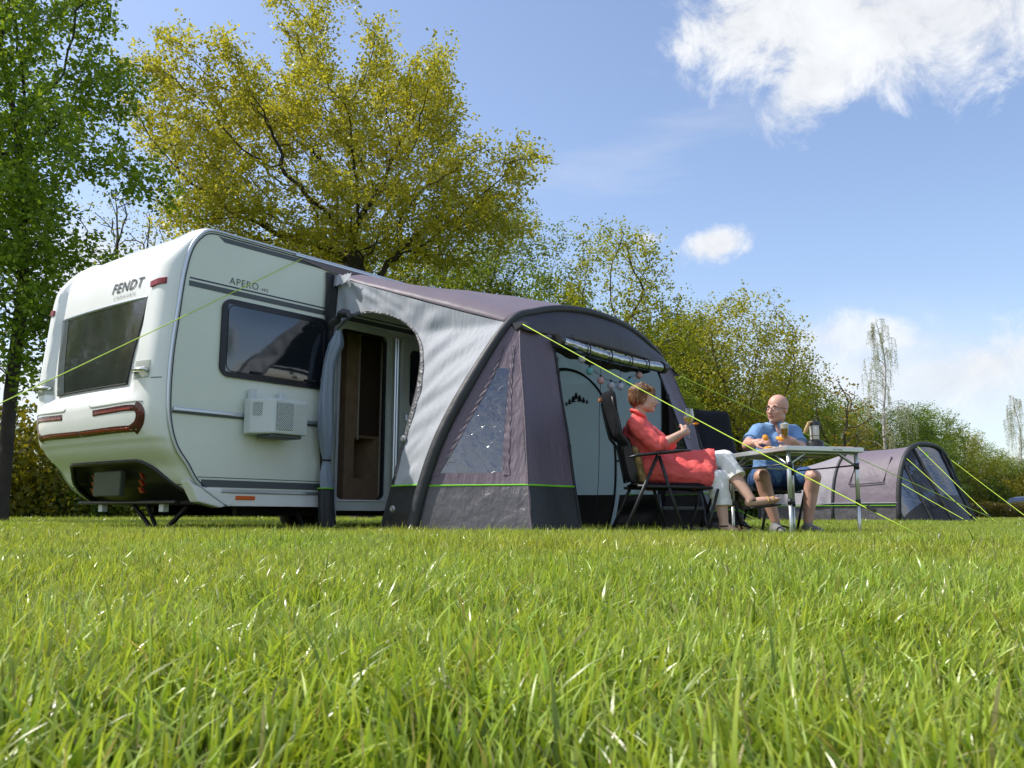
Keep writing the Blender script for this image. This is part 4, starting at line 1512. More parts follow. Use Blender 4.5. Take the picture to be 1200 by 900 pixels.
# side panels: ring between the door arch and the panel outline
def side_panel(mirror, closed):
    mu = (lambda u: mir(u)) if mirror else (lambda u: u)
    def surf(e, z):
        lg = leg_at(min(z, 1.83))
        if z > 1.83: el = 1.9 - (z - 1.83) / (2.475 - 1.83) * .0; ul = 2.03
        else: el, ul = lg.y, lg.x
        t = max(0, min(1, e / el))
        tt = t ** 1.2
        u0 = 1.66 + .08 * sstep(1.4, 2.47, z)
        u = u0 + (ul - u0) * tt
        return u
    op = cat([(.93, 0, 0), (1.03, .30, 0), (1.09, .55, 0), (1.15, 1.0, 0), (1.155, 1.35, 0), (1.08, 1.68, 0), (.86, 1.93, 0), (.55, 2.055, 0), (.28, 2.06, 0), (.11, 1.98, 0), (.055, 1.88, 0)], 10)
    if closed: op = [V((p.x * .90, p.y * .945, 0)) for p in op]
    # outer outline
    lz = [(leg_at(z).y, z) for z in [i * 1.83 / 34 for i in range(35)]]
    seam = [(1.90 + (.035 - 1.90) * k / 40, 1.83 + (2.475 - 1.83) * (k / 40) ** 1.06) for k in range(1, 41)]
    down = [(.035, 2.475 - .55 * k / 10) for k in range(1, 11)]
    outc = [V((e, z, 0)) for e, z in lz + seam + down]

    def resample(c, n, bias=None):
        d = [0]
        for a, b_ in zip(c[:-1], c[1:]): d.append(d[-1] + (b_ - a).length)
        res = []
        j = 0
        for k in range(n):
            s = d[-1] * (k / (n - 1))
            while j < len(c) - 2 and d[j + 1] < s: j += 1
            t = (s - d[j]) / max(1e-9, d[j + 1] - d[j])
            res.append(c[j].lerp(c[j + 1], min(1, t)))
        return res
    n = 90
    A, B = resample(op, n), resample(outc, n)
    m = 26
    rows = []
    for k in range(n):
        row = []
        for j in range(m + 1):
            s = (j / m) ** 1.1
            q = A[k].lerp(B[k], s)
            u = surf(q.x, q.y)
            p = LW(mu(u), q.x, q.y)
            # radial tension creases fanning from the top of the doorway, vertical ripples below
            cr = math.sin(math.pi * s)
            fan = math.sin(k * .95 + 3 * s) * .010 + noise.noise(V((k * .32, s * 2.2, 3))) * .020
            p += DU * (-1 if not mirror else 1) * cr * fan
            row.append(p)
        rows.append(row)
    trimn = 3
    out = []
    b = MB(); b.grid([r[trimn:] for r in rows])
    # skirt below z=.47
    bm = bmesh.new()
    for v in b.v: bm.verts.new(v)
    bm.verts.ensure_lookup_table()
    for f in b.f: bm.faces.new([bm.verts[i] for i in f])
    def half(low):
        c = bm.copy()
        r = bmesh.ops.bisect_plane(c, geom=c.verts[:] + c.edges[:] + c.faces[:], plane_co=(0, 0, .47), plane_no=(0, 0, 1), clear_outer=low, clear_inner=not low)
        c.verts.index_update()
        mb = MB(); mb.add([v.co.copy() for v in c.verts], [tuple(v.index for v in f.verts) for f in c.faces])
        c.free()
        return mb
    main = M['silver'] if not mirror else M['inner']
    half(False).build('side_panel', main, aw, smooth=True)
    half(True).build('mudskirt', M['mudb'], aw, smooth=True)
    # green piping on the silver/skirt seam
    cutr = []
    for k in range(400):
        e = 1.09 + (leg_at(.47).y - 1.09) * k / 399
        if k % 20 == 0: cutr.append(LW(mu(surf(e, .47) - .008), e, .47))
    b = MB(); b.tube(cutr, .007, 5); b.build('piping', M['green'], aw)
    if not closed:
        tb = MB(); tb.grid([r[:trimn + 1] for r in rows[16:]])
        tb.build('opening_trim', M['gauze'], aw, smooth=True, solid=.006)
        tb = MB(); tb.grid([r[:trimn + 1] for r in rows[:17]])
        tb.build('opening_trim', M['mudb'], aw, smooth=True, solid=.006)
    else:
        tb = MB(); tb.grid([r[:trimn + 1] for r in rows]); tb.build('side_panel_edge', main, aw, smooth=True)
        # closed door cloth filling the arch
        pts = [(q.x, q.y) for q in A] + [(.055, 0)]
        fb = MB(); fb.poly(pts, [], lambda e, z: LW(mu(surf(e, z)), e, z))
        bm2 = bmesh.new()
        for v in fb.v: bm2.verts.new(v)
        bm2.verts.ensure_lookup_table()
        for f in fb.f:
            try: bm2.faces.new([bm2.verts[i] for i in f])
            except ValueError: pass
        for low in (False, True):
            c = bm2.copy()
            bmesh.ops.bisect_plane(c, geom=c.verts[:] + c.edges[:] + c.faces[:], plane_co=(0, 0, .47), plane_no=(0, 0, 1), clear_outer=low, clear_inner=not low)
            c.verts.index_update()
            mb = MB(); mb.add([v.co.copy() for v in c.verts], [tuple(v.index for v in f.verts) for f in c.faces]); c.free()
            mb.build('inner_door' if not low else 'mudskirt', main if not low else M['mudb'], aw)
        zp = MB(); zp.tube([LW(mu(surf(q.x, q.y)) - .012, q.x, q.y) for q in A], .026, 6, flat=.5); zp.build('door_zip', M['blackm'], aw, smooth=True)
    return surf, rows


surfL, rowsL = side_panel(False, False)
surfR, rowsR = side_panel(True, True)


# black gusset running down beside the caravan wall, tied-back door curtain
b = MB(); rows = []
for k in range(40):
    z = 2.50 - 2.45 * k / 39
    w_ = .12 + .03 * math.sin(z * 4) + (.10 * sstep(1.9, 2.3, z)) + (.05 if z < .2 else 0)
    rows.append([LW(1.60 + w_ * j / 5 + .006 * math.sin(k * .9 + j), .018 + .012 * math.sin(j * 1.7 + k * .25), z) for j in range(6)])
b.grid(rows); b.build('gusset', M['char'], aw, smooth=True)
b = MB(); b.lbox(1.76, 1.785, .03, .055, .05, 1.95); b.build('gusset_edge', M['silver'], aw)
key = [(1.68, .14, 1.93), (1.66, .13, 1.80), (1.60, .12, 1.60), (1.58, .12, 1.3), (1.585, .12, 1.0), (1.60, .12, .80), (1.60, .12, .72), (1.60, .12, .58), (1.61, .12, .47)]
rad = [.03, .075, .062, .070, .078, .060, .034, .060, .066]
kk = cat([V(p) for p in key], 5); rr = [rad[min(int(i / 5), 8)] + (rad[min(int(i / 5) + 1, 8)] - rad[min(int(i / 5), 8)]) * (i % 5) / 5 for i in range(len(kk))]


def curtain(kk, rr, name, m):
    b = MB(); rows = []
    for i, (p, r_) in enumerate(zip(kk, rr)):
        row = []
        for j in range(24):
            an = 2 * math.pi * j / 24
            r2 = r_ * (1 + .14 * math.sin(an * 5 + i * .12) + .06 * math.sin(an * 9 - i * .3))
            row.append(LW(p.x + r2 * math.cos(an), p.y + r2 * .6 * math.sin(an), p.z))
        row.append(row[0]); rows.append(row)
    b.grid(rows)
    return b.build(name, m, aw, smooth=True)


curtain(kk, rr, 'tied_curtain', M['bluegrey'])
k2 = cat([V(p) for p in [(1.61, .12, .462), (1.62, .12, .25), (1.66, .12, .10), (1.74, .13, .02), (1.76, .13, -.02)]], 5)
curtain(k2, [.068 + .035 * (i / (len(k2) - 1)) for i in range(len(k2))], 'curtain_foot', M['char'])
b = MB(); b.tube([LW(1.60 + .08 * math.cos(a), .12 + .05 * math.sin(a), .466) for a in [i * math.pi / 8 for i in range(17)]], .006, 5); b.build('piping', M['green'], aw)
b = MB(); b.tube([LW(1.60 + .045 * math.cos(a), .12 + .028 * math.sin(a), .72) for a in [i * math.pi / 8 for i in range(17)]], .008, 5); b.build('tie_band', M['blackm'], aw)
# charcoal cloth hem over the doorway next to the caravan, with a ruffle at the seam corner
b = MB(); rows = []
for k in range(16):
    a = k / 15
    rows.append([LW(1.66 - .05 * math.sin(math.pi * j / 6) - .02 * math.sin(k), .06 + .30 * a, 2.02 + .10 * math.sin(math.pi * min(1, a * .9)) - .10 * j / 6 * (1 - .3 * a)) for j in range(7)])
b.grid(rows); b.build('lintel_hem', M['char'], aw, smooth=True)
b = MB(); rows = []
for k in range(20):
    a = k / 19
    rows.append([LW(1.71 - .012 * math.sin(a * 9) - .02 * j / 4, .02 + .24 * a, 2.49 - .02 * a - .12 * (j / 4) * (1 - a * .4) + .007 * math.sin(a * 26 + j)) for j in range(5)])
b.grid(rows); b.build('seam_ruffle', M['silver'], aw, smooth=True)

# window walls between arch leg and front corner
FE = lambda z: 2.55 - .29 * z


def bt(z):
    t = max(0, z) / 1.84
    return V((1.60 + (2.07 - 1.60) * t ** 1.15, 2.50 - (2.50 - 1.97) * t, z))


def ct(z):
    t = z / 1.76
    return V((2.15 + (2.44 - 2.15) * t, FE(z), z))


def window_wall(mirror):
    mu = (lambda u: mir(u)) if mirror else (lambda u: u)
    def P(f, z, amp=.012):
        a, b_ = leg_at(z), bt(z)
        p = a.lerp(b_, f)
        q = LW(mu(p.x), p.y, p.z)
        q += DE * wob(q, amp, 5.0, 9)
        return q
    zs = lambda a, b_, n: [a + (b_ - a) * i / n for i in range(n + 1)]
    zw0, zw1 = .56, 1.42
    fl_ = lambda z: .13 + .32 * (z - zw0) / (zw1 - zw0)
    fr_ = lambda z: .76 - .02 * (z - zw0)
    def pz(z):
        return z
    cloth, skirt, win = MB(), MB(), MB()
    def band(mb, f0, f1, z0, z1, nf=6, nz=16, amp=.012):
        mb.grid([[P(f0(z) + (f1(z) - f0(z)) * j / nf, z, amp) for j in range(nf + 1)] for z in zs(z0, z1, nz)])
    c0, c1 = (lambda z: 0), (lambda z: 1)
    band(skirt, c0, c1, -.02, .46, 12, 8, .02)
    band(cloth, c0, c1, .46, zw0, 12, 3)
    band(cloth, c0, fl_, zw0, zw1, 4, 16, .018)
    band(cloth, fr_, c1, zw0, zw1, 4, 16, .018)
    band(cloth, c0, c1, zw1, 1.80, 10, 8)
    band(win, fl_, fr_, zw0, zw1, 12, 20)
    # gather the window triangle to its sloping top
    cloth.build('window_wall', M['purple'], aw, smooth=True, weld=False)
    skirt.build('mudskirt', M['mud'], aw, smooth=True)
    win.build('clear_window', M['vinyl'], aw, smooth=True)
    b = MB(); b.tube([P(f / 20, .462) for f in range(21)], .007, 5); b.build('piping', M['green'], aw)
    # ruffled edges beside the clear window
    for ff, sg in ((fl_, -1), (fr_, 1)):
        b = MB(); rows = []
        for i, z in enumerate(zs(zw0 - .02, min(1.78, zw1 + .2), 70)):
            a = ff(min(z, zw1))
            w_ = .07 + .006 * math.sin(i * .9)
            rows.append([P(a + sg * w_ * j / 5, z, .012) + (DE * .9 - DU * .5) * (.006 + .006 * math.sin(i * 1.3 + j) * math.sin(math.pi * j / 5)) for j in range(6)])
        b.grid(rows); b.build('gathered_edge', M['purple'], aw, smooth=True)


window_wall(False)
window_wall(True)


def front_strip(mirror):
    mu = (lambda u: mir(u)) if mirror else (lambda u: u)
    def P(f, z):
        a, c_ = bt(min(z, 1.84)), ct(min(z, 1.76))
        p = a.lerp(c_, f); q = LW(mu(p.x), p.y, z)
        q += DE * (wob(q, .012, 4, 3) + .012 * math.sin(f * 7 + z))
        return q
    b = MB(); b.grid([[P(j / 12, .46 + 1.32 * i / 30) for j in range(13)] for i in range(31)]); b.build('front_panel', M['purple'], aw, smooth=True)
    b = MB(); b.grid([[P(j / 12, -.02 + .48 * i / 8) for j in range(13)] for i in range(9)]); b.build('mudskirt', M['char'], aw, smooth=True)
    b = MB(); b.tube([P(f / 12, .462) + DE * .004 for f in range(13)], .0075, 5); b.build('piping', M['green'], aw)
    b = MB(); b.tube([P(1.0, .0 + 1.75 * i / 20) + DE * .003 for i in range(21)], .012, 5); b.build('zip_edge', M['blackm'], aw, smooth=True)
    b = MB(); b.tube([P(0, .02 + 1.78 * i / 20) for i in range(21)], .008, 5); b.build('corner_seam', M['purple'], aw, smooth=True)
    for z in (.78, 1.42):
        p = P(1.0, z); bb = MB(); bb.box(p, (.03, .03, .05)); bb.build('toggle', M['blackm'], aw)


front_strip(False)
front_strip(True)

# hood: from the arch down to the roll
rows = []
n = 60
for i in range(n + 1):
    t = i / n
    idx = sh0 + (sh1 - sh0) * t
    j = int(idx); j = min(j, len(ARCH) - 2)
    top = ARCH[j].lerp(ARCH[j + 1], idx - j)
    uu = 2.07 + (mir(2.07) - 2.07) * t
    low = V((uu, FE(1.76), 1.76 + .02 * math.sin(math.pi * t)))
    if t < .08 or t > .92: low.z = min(low.z, top.z - .02)
    row = []
    for k in range(9):
        s = k / 8
        p = top.lerp(low, s)
        q = LW(p.x, p.y + .03 * math.sin(math.pi * s), p.z)
        q += DE * wob(q, .01, 3, 5)
        row.append(q)
    rows.append(row)
b = MB(); b.grid(rows); b.build('hood', M['hood'], aw, smooth=True, solid=.004)
# rolled-up clear front, dark sleeve behind, straps
r0, r1 = 2.43, mir(2.43)
axis = [LW(r0 + (r1 - r0) * k / 40, FE(1.70) + .065, 1.715 - .03 * math.sin(math.pi * k / 40)) for k in range(41)]
b = MB(); b.tube(axis, [.050 + .001 * math.sin(k * 1.4) for k in range(41)], 14); b.build('rolled_window', M['vinylr'], aw, smooth=True)
b = MB(); b.tube([p + V((0, 0, -.01)) for p in axis], .036, 10); b.build('roll_core', mat('roll_core', (.16, .17, .17), .4, bump=1, bscale=9), aw, smooth=True)
b = MB()
for k in (0, 40):
    b = MB(); b.lathe(axis[k] - DU * .03, [(.03, 0), (.060, .0), (.060, .06), (.03, .06)], 14, DU); b.build('roll_end', M['blackp'], aw, smooth=True, auto=40)
for k in (9, 17, 25, 32):
    b = MB(); b.tube([axis[k] + DE * .065 * math.sin(a) + V((0, 0, .065 * math.cos(a))) for a in [math.pi * i / 8 for i in range(-1, 12)]], .006, 5); b.build('roll_strap', M['blackm'], aw)
b = MB(); rows = []
for k in range(41):
    t = k / 40; u = r0 - .02 + (r1 - r0 + .04) * t
    d_ = .07 + .05 * math.sin(math.pi * t) + .01 * math.sin(k * .9)
    rows.append([LW(u, FE(1.70) - .02 - .02 * j, 1.74 - d_ * j / 4) for j in range(5)])
b.grid(rows); b.build('roll_sleeve', M['blackm'], aw, smooth=True)

# little fir-tree emblem on the inner door
def fir(b, e, z, s):
    u = mir(surfR(e, z)) - .09
    for j in range(3):
        w_ = s * (.30 + .14 * (2 - j)); zz = z + s * (.16 + .28 * j)
        b.add([LW(u, e - w_, zz), LW(u, e + w_, zz), LW(u, e, zz + s * .40)], [(0, 1, 2)])
    b.add([LW(u, e - s * .06, z), LW(u, e + s * .06, z), LW(u, e + s * .06, z + s * .2), LW(u, e - s * .06, z + s * .2)], [(0, 1, 2, 3)])


b = MB()
ec, zc = .63, 1.52
for de, dz, s in ((0, .045, .085), (-.05, .01, .085), (.05, .01, .085), (-.105, -.005, .07), (.105, -.005, .07), (-.155, -.015, .05), (.155, -.015, .05)):
    fir(b, ec + de, zc + dz, s)
b.build('fir_emblem', M['blackm'], aw)
# valves / pegging discs
for (u, e, z) in ((1.33 + .02, 1.16, .28), (1.52, 1.16, .86)):
    b = MB(); b.lathe(LW(surfL(e, z) - .012, e, z), [(.030, 0), (.030, .008), (.018, .012), (.018, .02)], 14, -DU); b.build('valve', M['steel'], aw, smooth=True, auto=40)
# small lamp bulb hanging in the opening
ol = thing('hanging_lamp', 'small dark lamp hanging under the awning hood', 'lamp', LW(2.95, 1.7, 1.62))
b = MB(); b.tube([LW(2.95, 1.7, 1.95), LW(2.95, 1.7, 1.70)], .003, 4); b.build('cord', M['blackm'], ol)
b = MB(); b.lathe(LW(2.95, 1.7, 1.62), [(.01, .0), (.035, .01), (.036, .06), (.02, .08), (.015, .10)], 12); b.build('lamp_body', M['dgrey'], ol, smooth=True)

# ------------------------------------------------------------------ string of ball lights hung under the roll
bp = [(672.7, 404), (681.7, 421), (691, 435), (704, 446), (716, 452), (727, 453), (738, 448), (749, 440)]
bc = [(.55, .58, .60), (.68, .68, .74), (.22, .55, .55), (.72, .48, .46), (.62, .62, .66), (.66, .66, .74), (.22, .52, .55), (.72, .46, .42)]
wd = ['grey white', 'white', 'turquoise', 'pink', 'off-white', 'bluish white', 'turquoise', 'pink']
where = ['at the upper left start of the string', 'second from the left end', 'third from the left, right of the white ones', 'fourth from the left, before the zip arch', 'faint one beside the chair top', 'lowest one left of the woman', 'half hidden by the woman hair', 'at the upper right end of the string']


def on_front(px, py):
    """where the picture ray meets the sloping front opening"""
    d = CF * FPX + CR * (px - 600) + CU * (450 - py)
    nn = (DE + V((0, 0, .29))).normalized(); P0 = LW(3, 2.58, 0)
    return CP + d * ((P0 - CP).dot(nn) / d.dot(nn))


bl_ = [on_front(*q) for q in bp]
for i, (p, c_) in enumerate(zip(bl_, bc)):
    r_ = .034
    t = thing('ball_light', f'{wd[i]} cotton ball light of the string, {where[i]}', 'ball light', p, 0, 'ball lights on the string under the awning hood')
    b = MB(); b.ball(p, r_, 16); b.build('ball', mat('ball_' + wd[i].replace(' ', '_'), c_, .8, transl=.35, bump=.4, bscale=60), t, smooth=True)
    b = MB(); b.lathe(p + V((0, 0, r_ - .004)), [(.010, 0), (.010, .022), (.004, .026)], 8); b.build('socket', M['blackm'], t)
wr = []
hp = [on_front(671, 392)] + [q + V((0, 0, .055)) for q in bl_] + [on_front(758, 424)]
for a, c_ in zip(hp[:-1], hp[1:]):
    for k in range(6):
        t = k / 6; wr.append(a.lerp(c_, t) - V((0, 0, .02 * math.sin(math.pi * t))))
b = MB(); b.tube(wr + [hp[-1]], .0028, 4)
b.tube([hp[4], hp[4] + V((0, 0, .16))], .002, 4); b.tube([hp[6], hp[6] + V((0, 0, .2))], .002, 4)
dn = on_front(704, 452)
b.tube([bl_[3], bl_[3] - V((0, 0, .3)) - DE * .02, bl_[3] - V((.02, 0, .62)), bl_[3] - V((.03, 0, .9)), bl_[3] - V((.05, 0, 1.15))], .0028, 4)
tag(b.build('light_cable', M['blackm']), 'thin black cable that joins the ball lights and trails down to the ground', 'cable')

# ------------------------------------------------------------------ guy ropes
def rope(name, label, pts, r=.0038, sag=.02, group='neon guy ropes', slider=None):
    t = thing(name, label, 'rope', pts[-1], 0, group)
    b = MB(); pp = []
    for a, c_ in zip(pts[:-1], pts[1:]):
        for k in range(10):
            q = V(a).lerp(V(c_), k / 10); q.z -= sag * math.sin(math.pi * k / 10); pp.append(q)
    pp.append(V(pts[-1]))
    b.tube(pp, r, 5); b.build('cord', M['rope'], t, smooth=True)
    b = MB(); b.tube([V(pts[-1]) + V((.01, 0, .06)), V(pts[-1]) + V((-.03, 0, -.05))], .007, 6); b.build('peg', M['steel'], t)
    q = V(pts[-2]).lerp(V(pts[-1]), .88); q2 = V(pts[-2]).lerp(V(pts[-1]), .895)
    b = MB(); b.tube([q + V((0, 0, .004)), q2 + V((0, 0, .004))], .012, 6); b.build('slider', M['blackp'], t)
    return t


SHL = ap(ARCH[sh0]); SHR = ap(ARCH[sh1])
b = MB(); b.add([SHL + DE * .02, SHL + DE * .02 - V((0, 0, .10)), SHL + DE * .16 - V((0, 0, .03)), SHL + DU * .05 + DE * .05], [(0, 1, 2), (0, 2, 3)]); b.build('guy_tab', M['char'], aw, solid=.004)
b = MB(); b.add([SHR, SHR + V((.20, .02, -.13)), SHR + V((0, 0, -.12)), SHR + DE * .05], [(0, 1, 2), (0, 1, 3)]); b.build('guy_tab', M['char'], aw, solid=.004)
g1 = at(1100, 637, 4.9); g1.z = GZ + .02
rope('guy_rope', 'neon guy rope running from the left awning shoulder in front of the woman and table', [SHL + DE * .15 - V((0, 0, .03)), g1])
g2 = at(1185, 606, 16); g2.z = GZ
rope('guy_rope', 'neon guy rope running from the right awning shoulder behind the seated man', [SHR + V((.20, .02, -.13)), g2], r=.0055)
g3 = at(-60, 498, 5.6)
tdir = (g3 - LW(1.31, .03, 2.56)); k3 = (LW(1.31, .03, 2.56).z - .03) / -tdir.z
rope('guy_rope', 'neon guy rope crossing the caravan side and rear window down to the left', [LW(1.31, .03, 2.56), LW(1.31, .03, 2.56) + tdir * k3], r=.0042)
g4 = LW(5.9, 2.6, GZ)
rope('guy_rope', 'short neon guy rope low behind the woman chair', [LW(mir(1.45), 1.6, .75), g4], r=.005)
# ------------------------------------------------------------------ bodies: capsules fused into one skin by a voxel remesh
class Blob:
    def __init__(s):
        s.mb = MB()

    def cap(s, a, b, ra, rb=None, n=14):
        rb = ra if rb is None else rb
        a, b = V(a), V(b)
        d = b - a
        L_ = d.length
        k = max(2, int(L_ / max(.012, min(ra, rb) * .5)))
        pts = [a.lerp(b, i / k) for i in range(k + 1)]
        # hemispherical ends as extra rings
        t = d.normalized()
        P_, R_ = [], []
        for i in (1, .9, .7, .4): P_.append(a - t * ra * math.sin(i * math.pi / 2)); R_.append(max(ra * math.cos(i * math.pi / 2), ra * .02))
        for i, p in enumerate(pts): P_.append(p); R_.append(ra + (rb - ra) * i / k)
        for i in (.4, .7, .9, 1): P_.append(b + t * rb * math.sin(i * math.pi / 2)); R_.append(max(rb * math.cos(i * math.pi / 2), rb * .02))
        s.mb.tube(P_, R_, n)
        return s

    def chain(s, pts, rr, n=14):
        for (a, b), (ra, rb) in zip(zip(pts[:-1], pts[1:]), zip(rr[:-1], rr[1:])): s.cap(a, b, ra, rb, n)
        return s

    def ell(s, c, r, M_=None, n=20):
        s.mb.ball(c, 1.0, n, r, M_)
        return s

    def build(s, name, m, parent, voxel=.006, smooth=3, label=None, cut=None, disp=None):
        me = bpy.data.meshes.new('tmp')
        me.from_pydata([tuple(p) for p in s.mb.v], [], s.mb.f)
        o = bpy.data.objects.new('tmp', me); COL.objects.link(o)
        md = o.modifiers.new('r', 'REMESH'); md.mode = 'VOXEL'; md.voxel_size = voxel
        md = o.modifiers.new('s', 'SMOOTH'); md.factor = .5; md.iterations = smooth
        bpy.context.view_layer.update()
        r = bpy.data.meshes.new_from_object(o.evaluated_get(bpy.context.evaluated_depsgraph_get()))
        bpy.data.objects.remove(o)
        bm = bmesh.new(); bm.from_mesh(r)
        for co, no in (cut or []):
            bmesh.ops.bisect_plane(bm, geom=bm.verts[:] + bm.edges[:] + bm.faces[:], plane_co=co, plane_no=no, clear_outer=True)
        if disp:
            bm.normal_update()
            for v in bm.verts: v.co += v.normal * disp(v.co)
        inv = MW[parent.name].inverted()
        bm.transform(inv)
        bm.to_mesh(r); bm.free()
        r.name = name
        r.shade_smooth()
        r.materials.clear(); r.materials.append(m)
        o = link_mesh(name, r, None, parent)
        if label: o['label'] = label
        return o


def hand(B, wrist, fdir, pnorm, thumb_side, curl=.9, size=1.0, spread=.10, thumb_curl=.5):
    """palm + five bent fingers added to a blob; pnorm is the way the palm faces"""
    f = V(fdir).normalized(); p = V(pnorm); p = (p - f * p.dot(f)).normalized(); s = f.cross(p).normalized() * thumb_side
    w_ = V(wrist)
    k = size
    B.cap(w_, w_ + f * .045 * k, .027 * k, .030 * k, 10)
    for o in (-.026, -.009, .009, .026):
        B.cap(w_ + f * .02 * k + s * o * .7 * k, w_ + f * .085 * k + s * o * k, .0155 * k, .0125 * k, 8)
    lens = [.068, .078, .073, .058]
    for j, (o, ln) in enumerate(zip((.028, .0095, -.0095, -.028), lens)):
        a = w_ + f * .085 * k + s * o * k
        d = (f + s * spread * (1.5 - j) * .5).normalized()
        pts = [a]
        ang = 0
        for seg, fr in enumerate((.45, .31, .24)):
            ang += curl * (.75 if seg == 0 else .95)
            dd = d * math.cos(ang) + p * math.sin(ang)
            pts.append(pts[-1] + dd * ln * fr * k)
        B.chain(pts, [.0098 * k, .009 * k, .0083 * k, .0072 * k], 8)
    a = w_ + f * .028 * k + s * .026 * k
    d = (f * .62 + s * .70 + p * .35).normalized()
    d2 = (f * .80 + s * .1 + p * (.3 + thumb_curl)).normalized()
    B.chain([a, a + d * .038 * k, a + d * .038 * k + d2 * .030 * k, a + d * .038 * k + d2 * .052 * k], [.016 * k, .0115 * k, .010 * k, .0085 * k], 8)


def frame(fwd, up=(0, 0, 1)):
    """columns: right-hand side of the figure, forward, up"""
    f = V(fwd).normalized(); u = V(up); u = (u - f * u.dot(f)).normalized(); r = f.cross(u)
    return Matrix((r, f, u)).transposed()


def head(B, c, F, k=1.0, jaw=1.0, nose=1.0):
    P = lambda x, y, z: V(c) + F @ V((x, y, z)) * k
    Rm = F.to_3x3()
    B.ell(P(0, -.012, .035), (.074 * k, .095 * k, .085 * k), Rm, 24)
    B.ell(P(0, .028, -.020), (.064 * k, .066 * k, .085 * k), Rm, 22)
    B.ell(P(0, .045, -.072), (.040 * k * jaw, .040 * k, .032 * k), Rm)
    for s in (-1, 1):
        B.ell(P(.036 * s, .010, -.058), (.030 * k * jaw, .050 * k, .036 * k), Rm)
        B.ell(P(.034 * s, .062, -.022), (.024 * k, .022 * k, .022 * k), Rm)
        B.ell(P(.074 * s, -.010, -.004), (.009 * k, .018 * k, .030 * k), Rm, 12)
        B.ell(P(.028 * s, .077, .026), (.026 * k, .012 * k, .008 * k), Rm, 12)
        B.ell(P(.012 * s, .096, -.030), (.009 * k, .010 * k, .008 * k), Rm, 10)
    B.cap(P(0, .082, .018), P(0, .108 * (1 + .02 * nose), -.026), .009 * k, .0125 * k, 10)
    B.ell(P(0, .082, -.050), (.024 * k, .014 * k, .009 * k), Rm, 12)
    B.ell(P(0, .082, -.062), (.022 * k, .013 * k, .009 * k), Rm, 12)
    B.ell(P(0, .076, -.088), (.020 * k, .016 * k, .014 * k), Rm, 12)


def face_bits(c, F, k, parent, iris=(.10, .16, .18), brow=None, gl=False):
    P = lambda x, y, z: V(c) + F @ V((x, y, z)) * k
    Rm = F.to_3x3()
    for s in (-1, 1):
        b = MB(); b.ball(P(.030 * s, .073, .006), .0125 * k, 12, (1.15, .8, .62), Rm); e_ = b.build('eye', M['eyew'], parent, smooth=True)
        b = MB(); b.ball(P(.030 * s, .0815, .006), .0055 * k, 10, (1, .6, 1), Rm); b.build('iris', M['eyed'], e_, smooth=True)
        if brow:
            b = MB(); b.tube([P(.014 * s, .090, .026), P(.030 * s, .090, .032), P(.048 * s, .078, .026)], [.0035, .004, .0025], 6); b.build('eyebrow', brow, parent, smooth=True)
    b = MB(); b.tube([P(-.022, .088, -.056), P(-.008, .097, -.0545), P(.008, .097, -.0545), P(.022, .088, -.056)], [.003, .0055, .0055, .003], 8); b.build('mouth', M['mouth'], parent, smooth=True)
    if gl:
        b = MB()
        for s in (-1, 1):
            loop = [P(.032 * s + .026 * math.cos(a), .098 - .25 * max(0, abs(.032 * s + .026 * math.cos(a)) - .03), .006 + .0135 * math.sin(a)) for a in [i * math.pi / 8 for i in range(17)]]
            b.tube(loop, .0018, 5)
            b.tube([P(.058 * s, .090, .010), P(.076 * s, .060, .012), P(.080 * s, -.012, .008)], .0022, 5)
        b.tube([P(-.008, .100, .010), P(0, .105, .012), P(.008, .100, .010)], .002, 5)
        b.build('glasses', M['blackp'], parent, smooth=True)


# ================================================================== the woman
YW = 7.15
A = lambda px, py, y=YW: at(px, py, y)
wo = thing('person', 'woman in coral tunic and white capri trousers sitting cross-legged with a wine glass', 'person', (A(765, 600).x, YW, 0))
hc = A(754.5, 468, 7.2)
HF = frame((1, -.12, -.05), (-.06, 0, 1))
shR, shL = A(745, 498, 7.02), A(748, 498, 7.40)
hipR, hipL = A(762, 551, 7.10), A(762, 549, 7.30)
pel = (hipR + hipL) / 2
chest = A(749, 512, 7.21); waist = A(753, 535, 7.20); neck = A(748, 488, 7.21)
kR, aR = A(843, 562, 7.08), A(848, 609, 7.03)
kL, aL = A(850, 538, 7.16), A(880, 585, 6.98)
elR, wrR = A(771, 523, 6.96), A(800, 507, 6.99)
elL, wrL = A(781, 522, 7.40), A(801, 507, 7.28)
b = Blob()
head(b, hc, HF, 1.0, .95)
b.cap(neck + V((0, 0, .01)), hc - V((.02, 0, .05)), .055, .050)
b.chain([pel, waist, chest], [.13, .125, .13]); b.cap(shR, shL, .06, .06); b.cap(chest, neck, .12, .06)
b.chain([shR, elR, wrR], [.050, .040, .026]); b.chain([shL, elL, wrL], [.050, .040, .026])
b.chain([hipR, kR], [.10, .062]); b.chain([kR, kR.lerp(aR, .35) - V((.012, 0, 0)), aR], [.060, .062, .038])
b.chain([hipL, kL], [.10, .060]); b.chain([kL, kL.lerp(aL, .35) - V((.012, 0, .012)), aL], [.058, .060, .036])
gc = A(812, 499, 7.11)
hand(b, wrR, (gc - wrR) + V((-.01, -.02, .0)), (0, 1, .1), 1, .85, .95)
hand(b, wrL, (gc - wrL) + V((-.01, .02, -.0)), (0, -1, .1), -1, .85, .95)
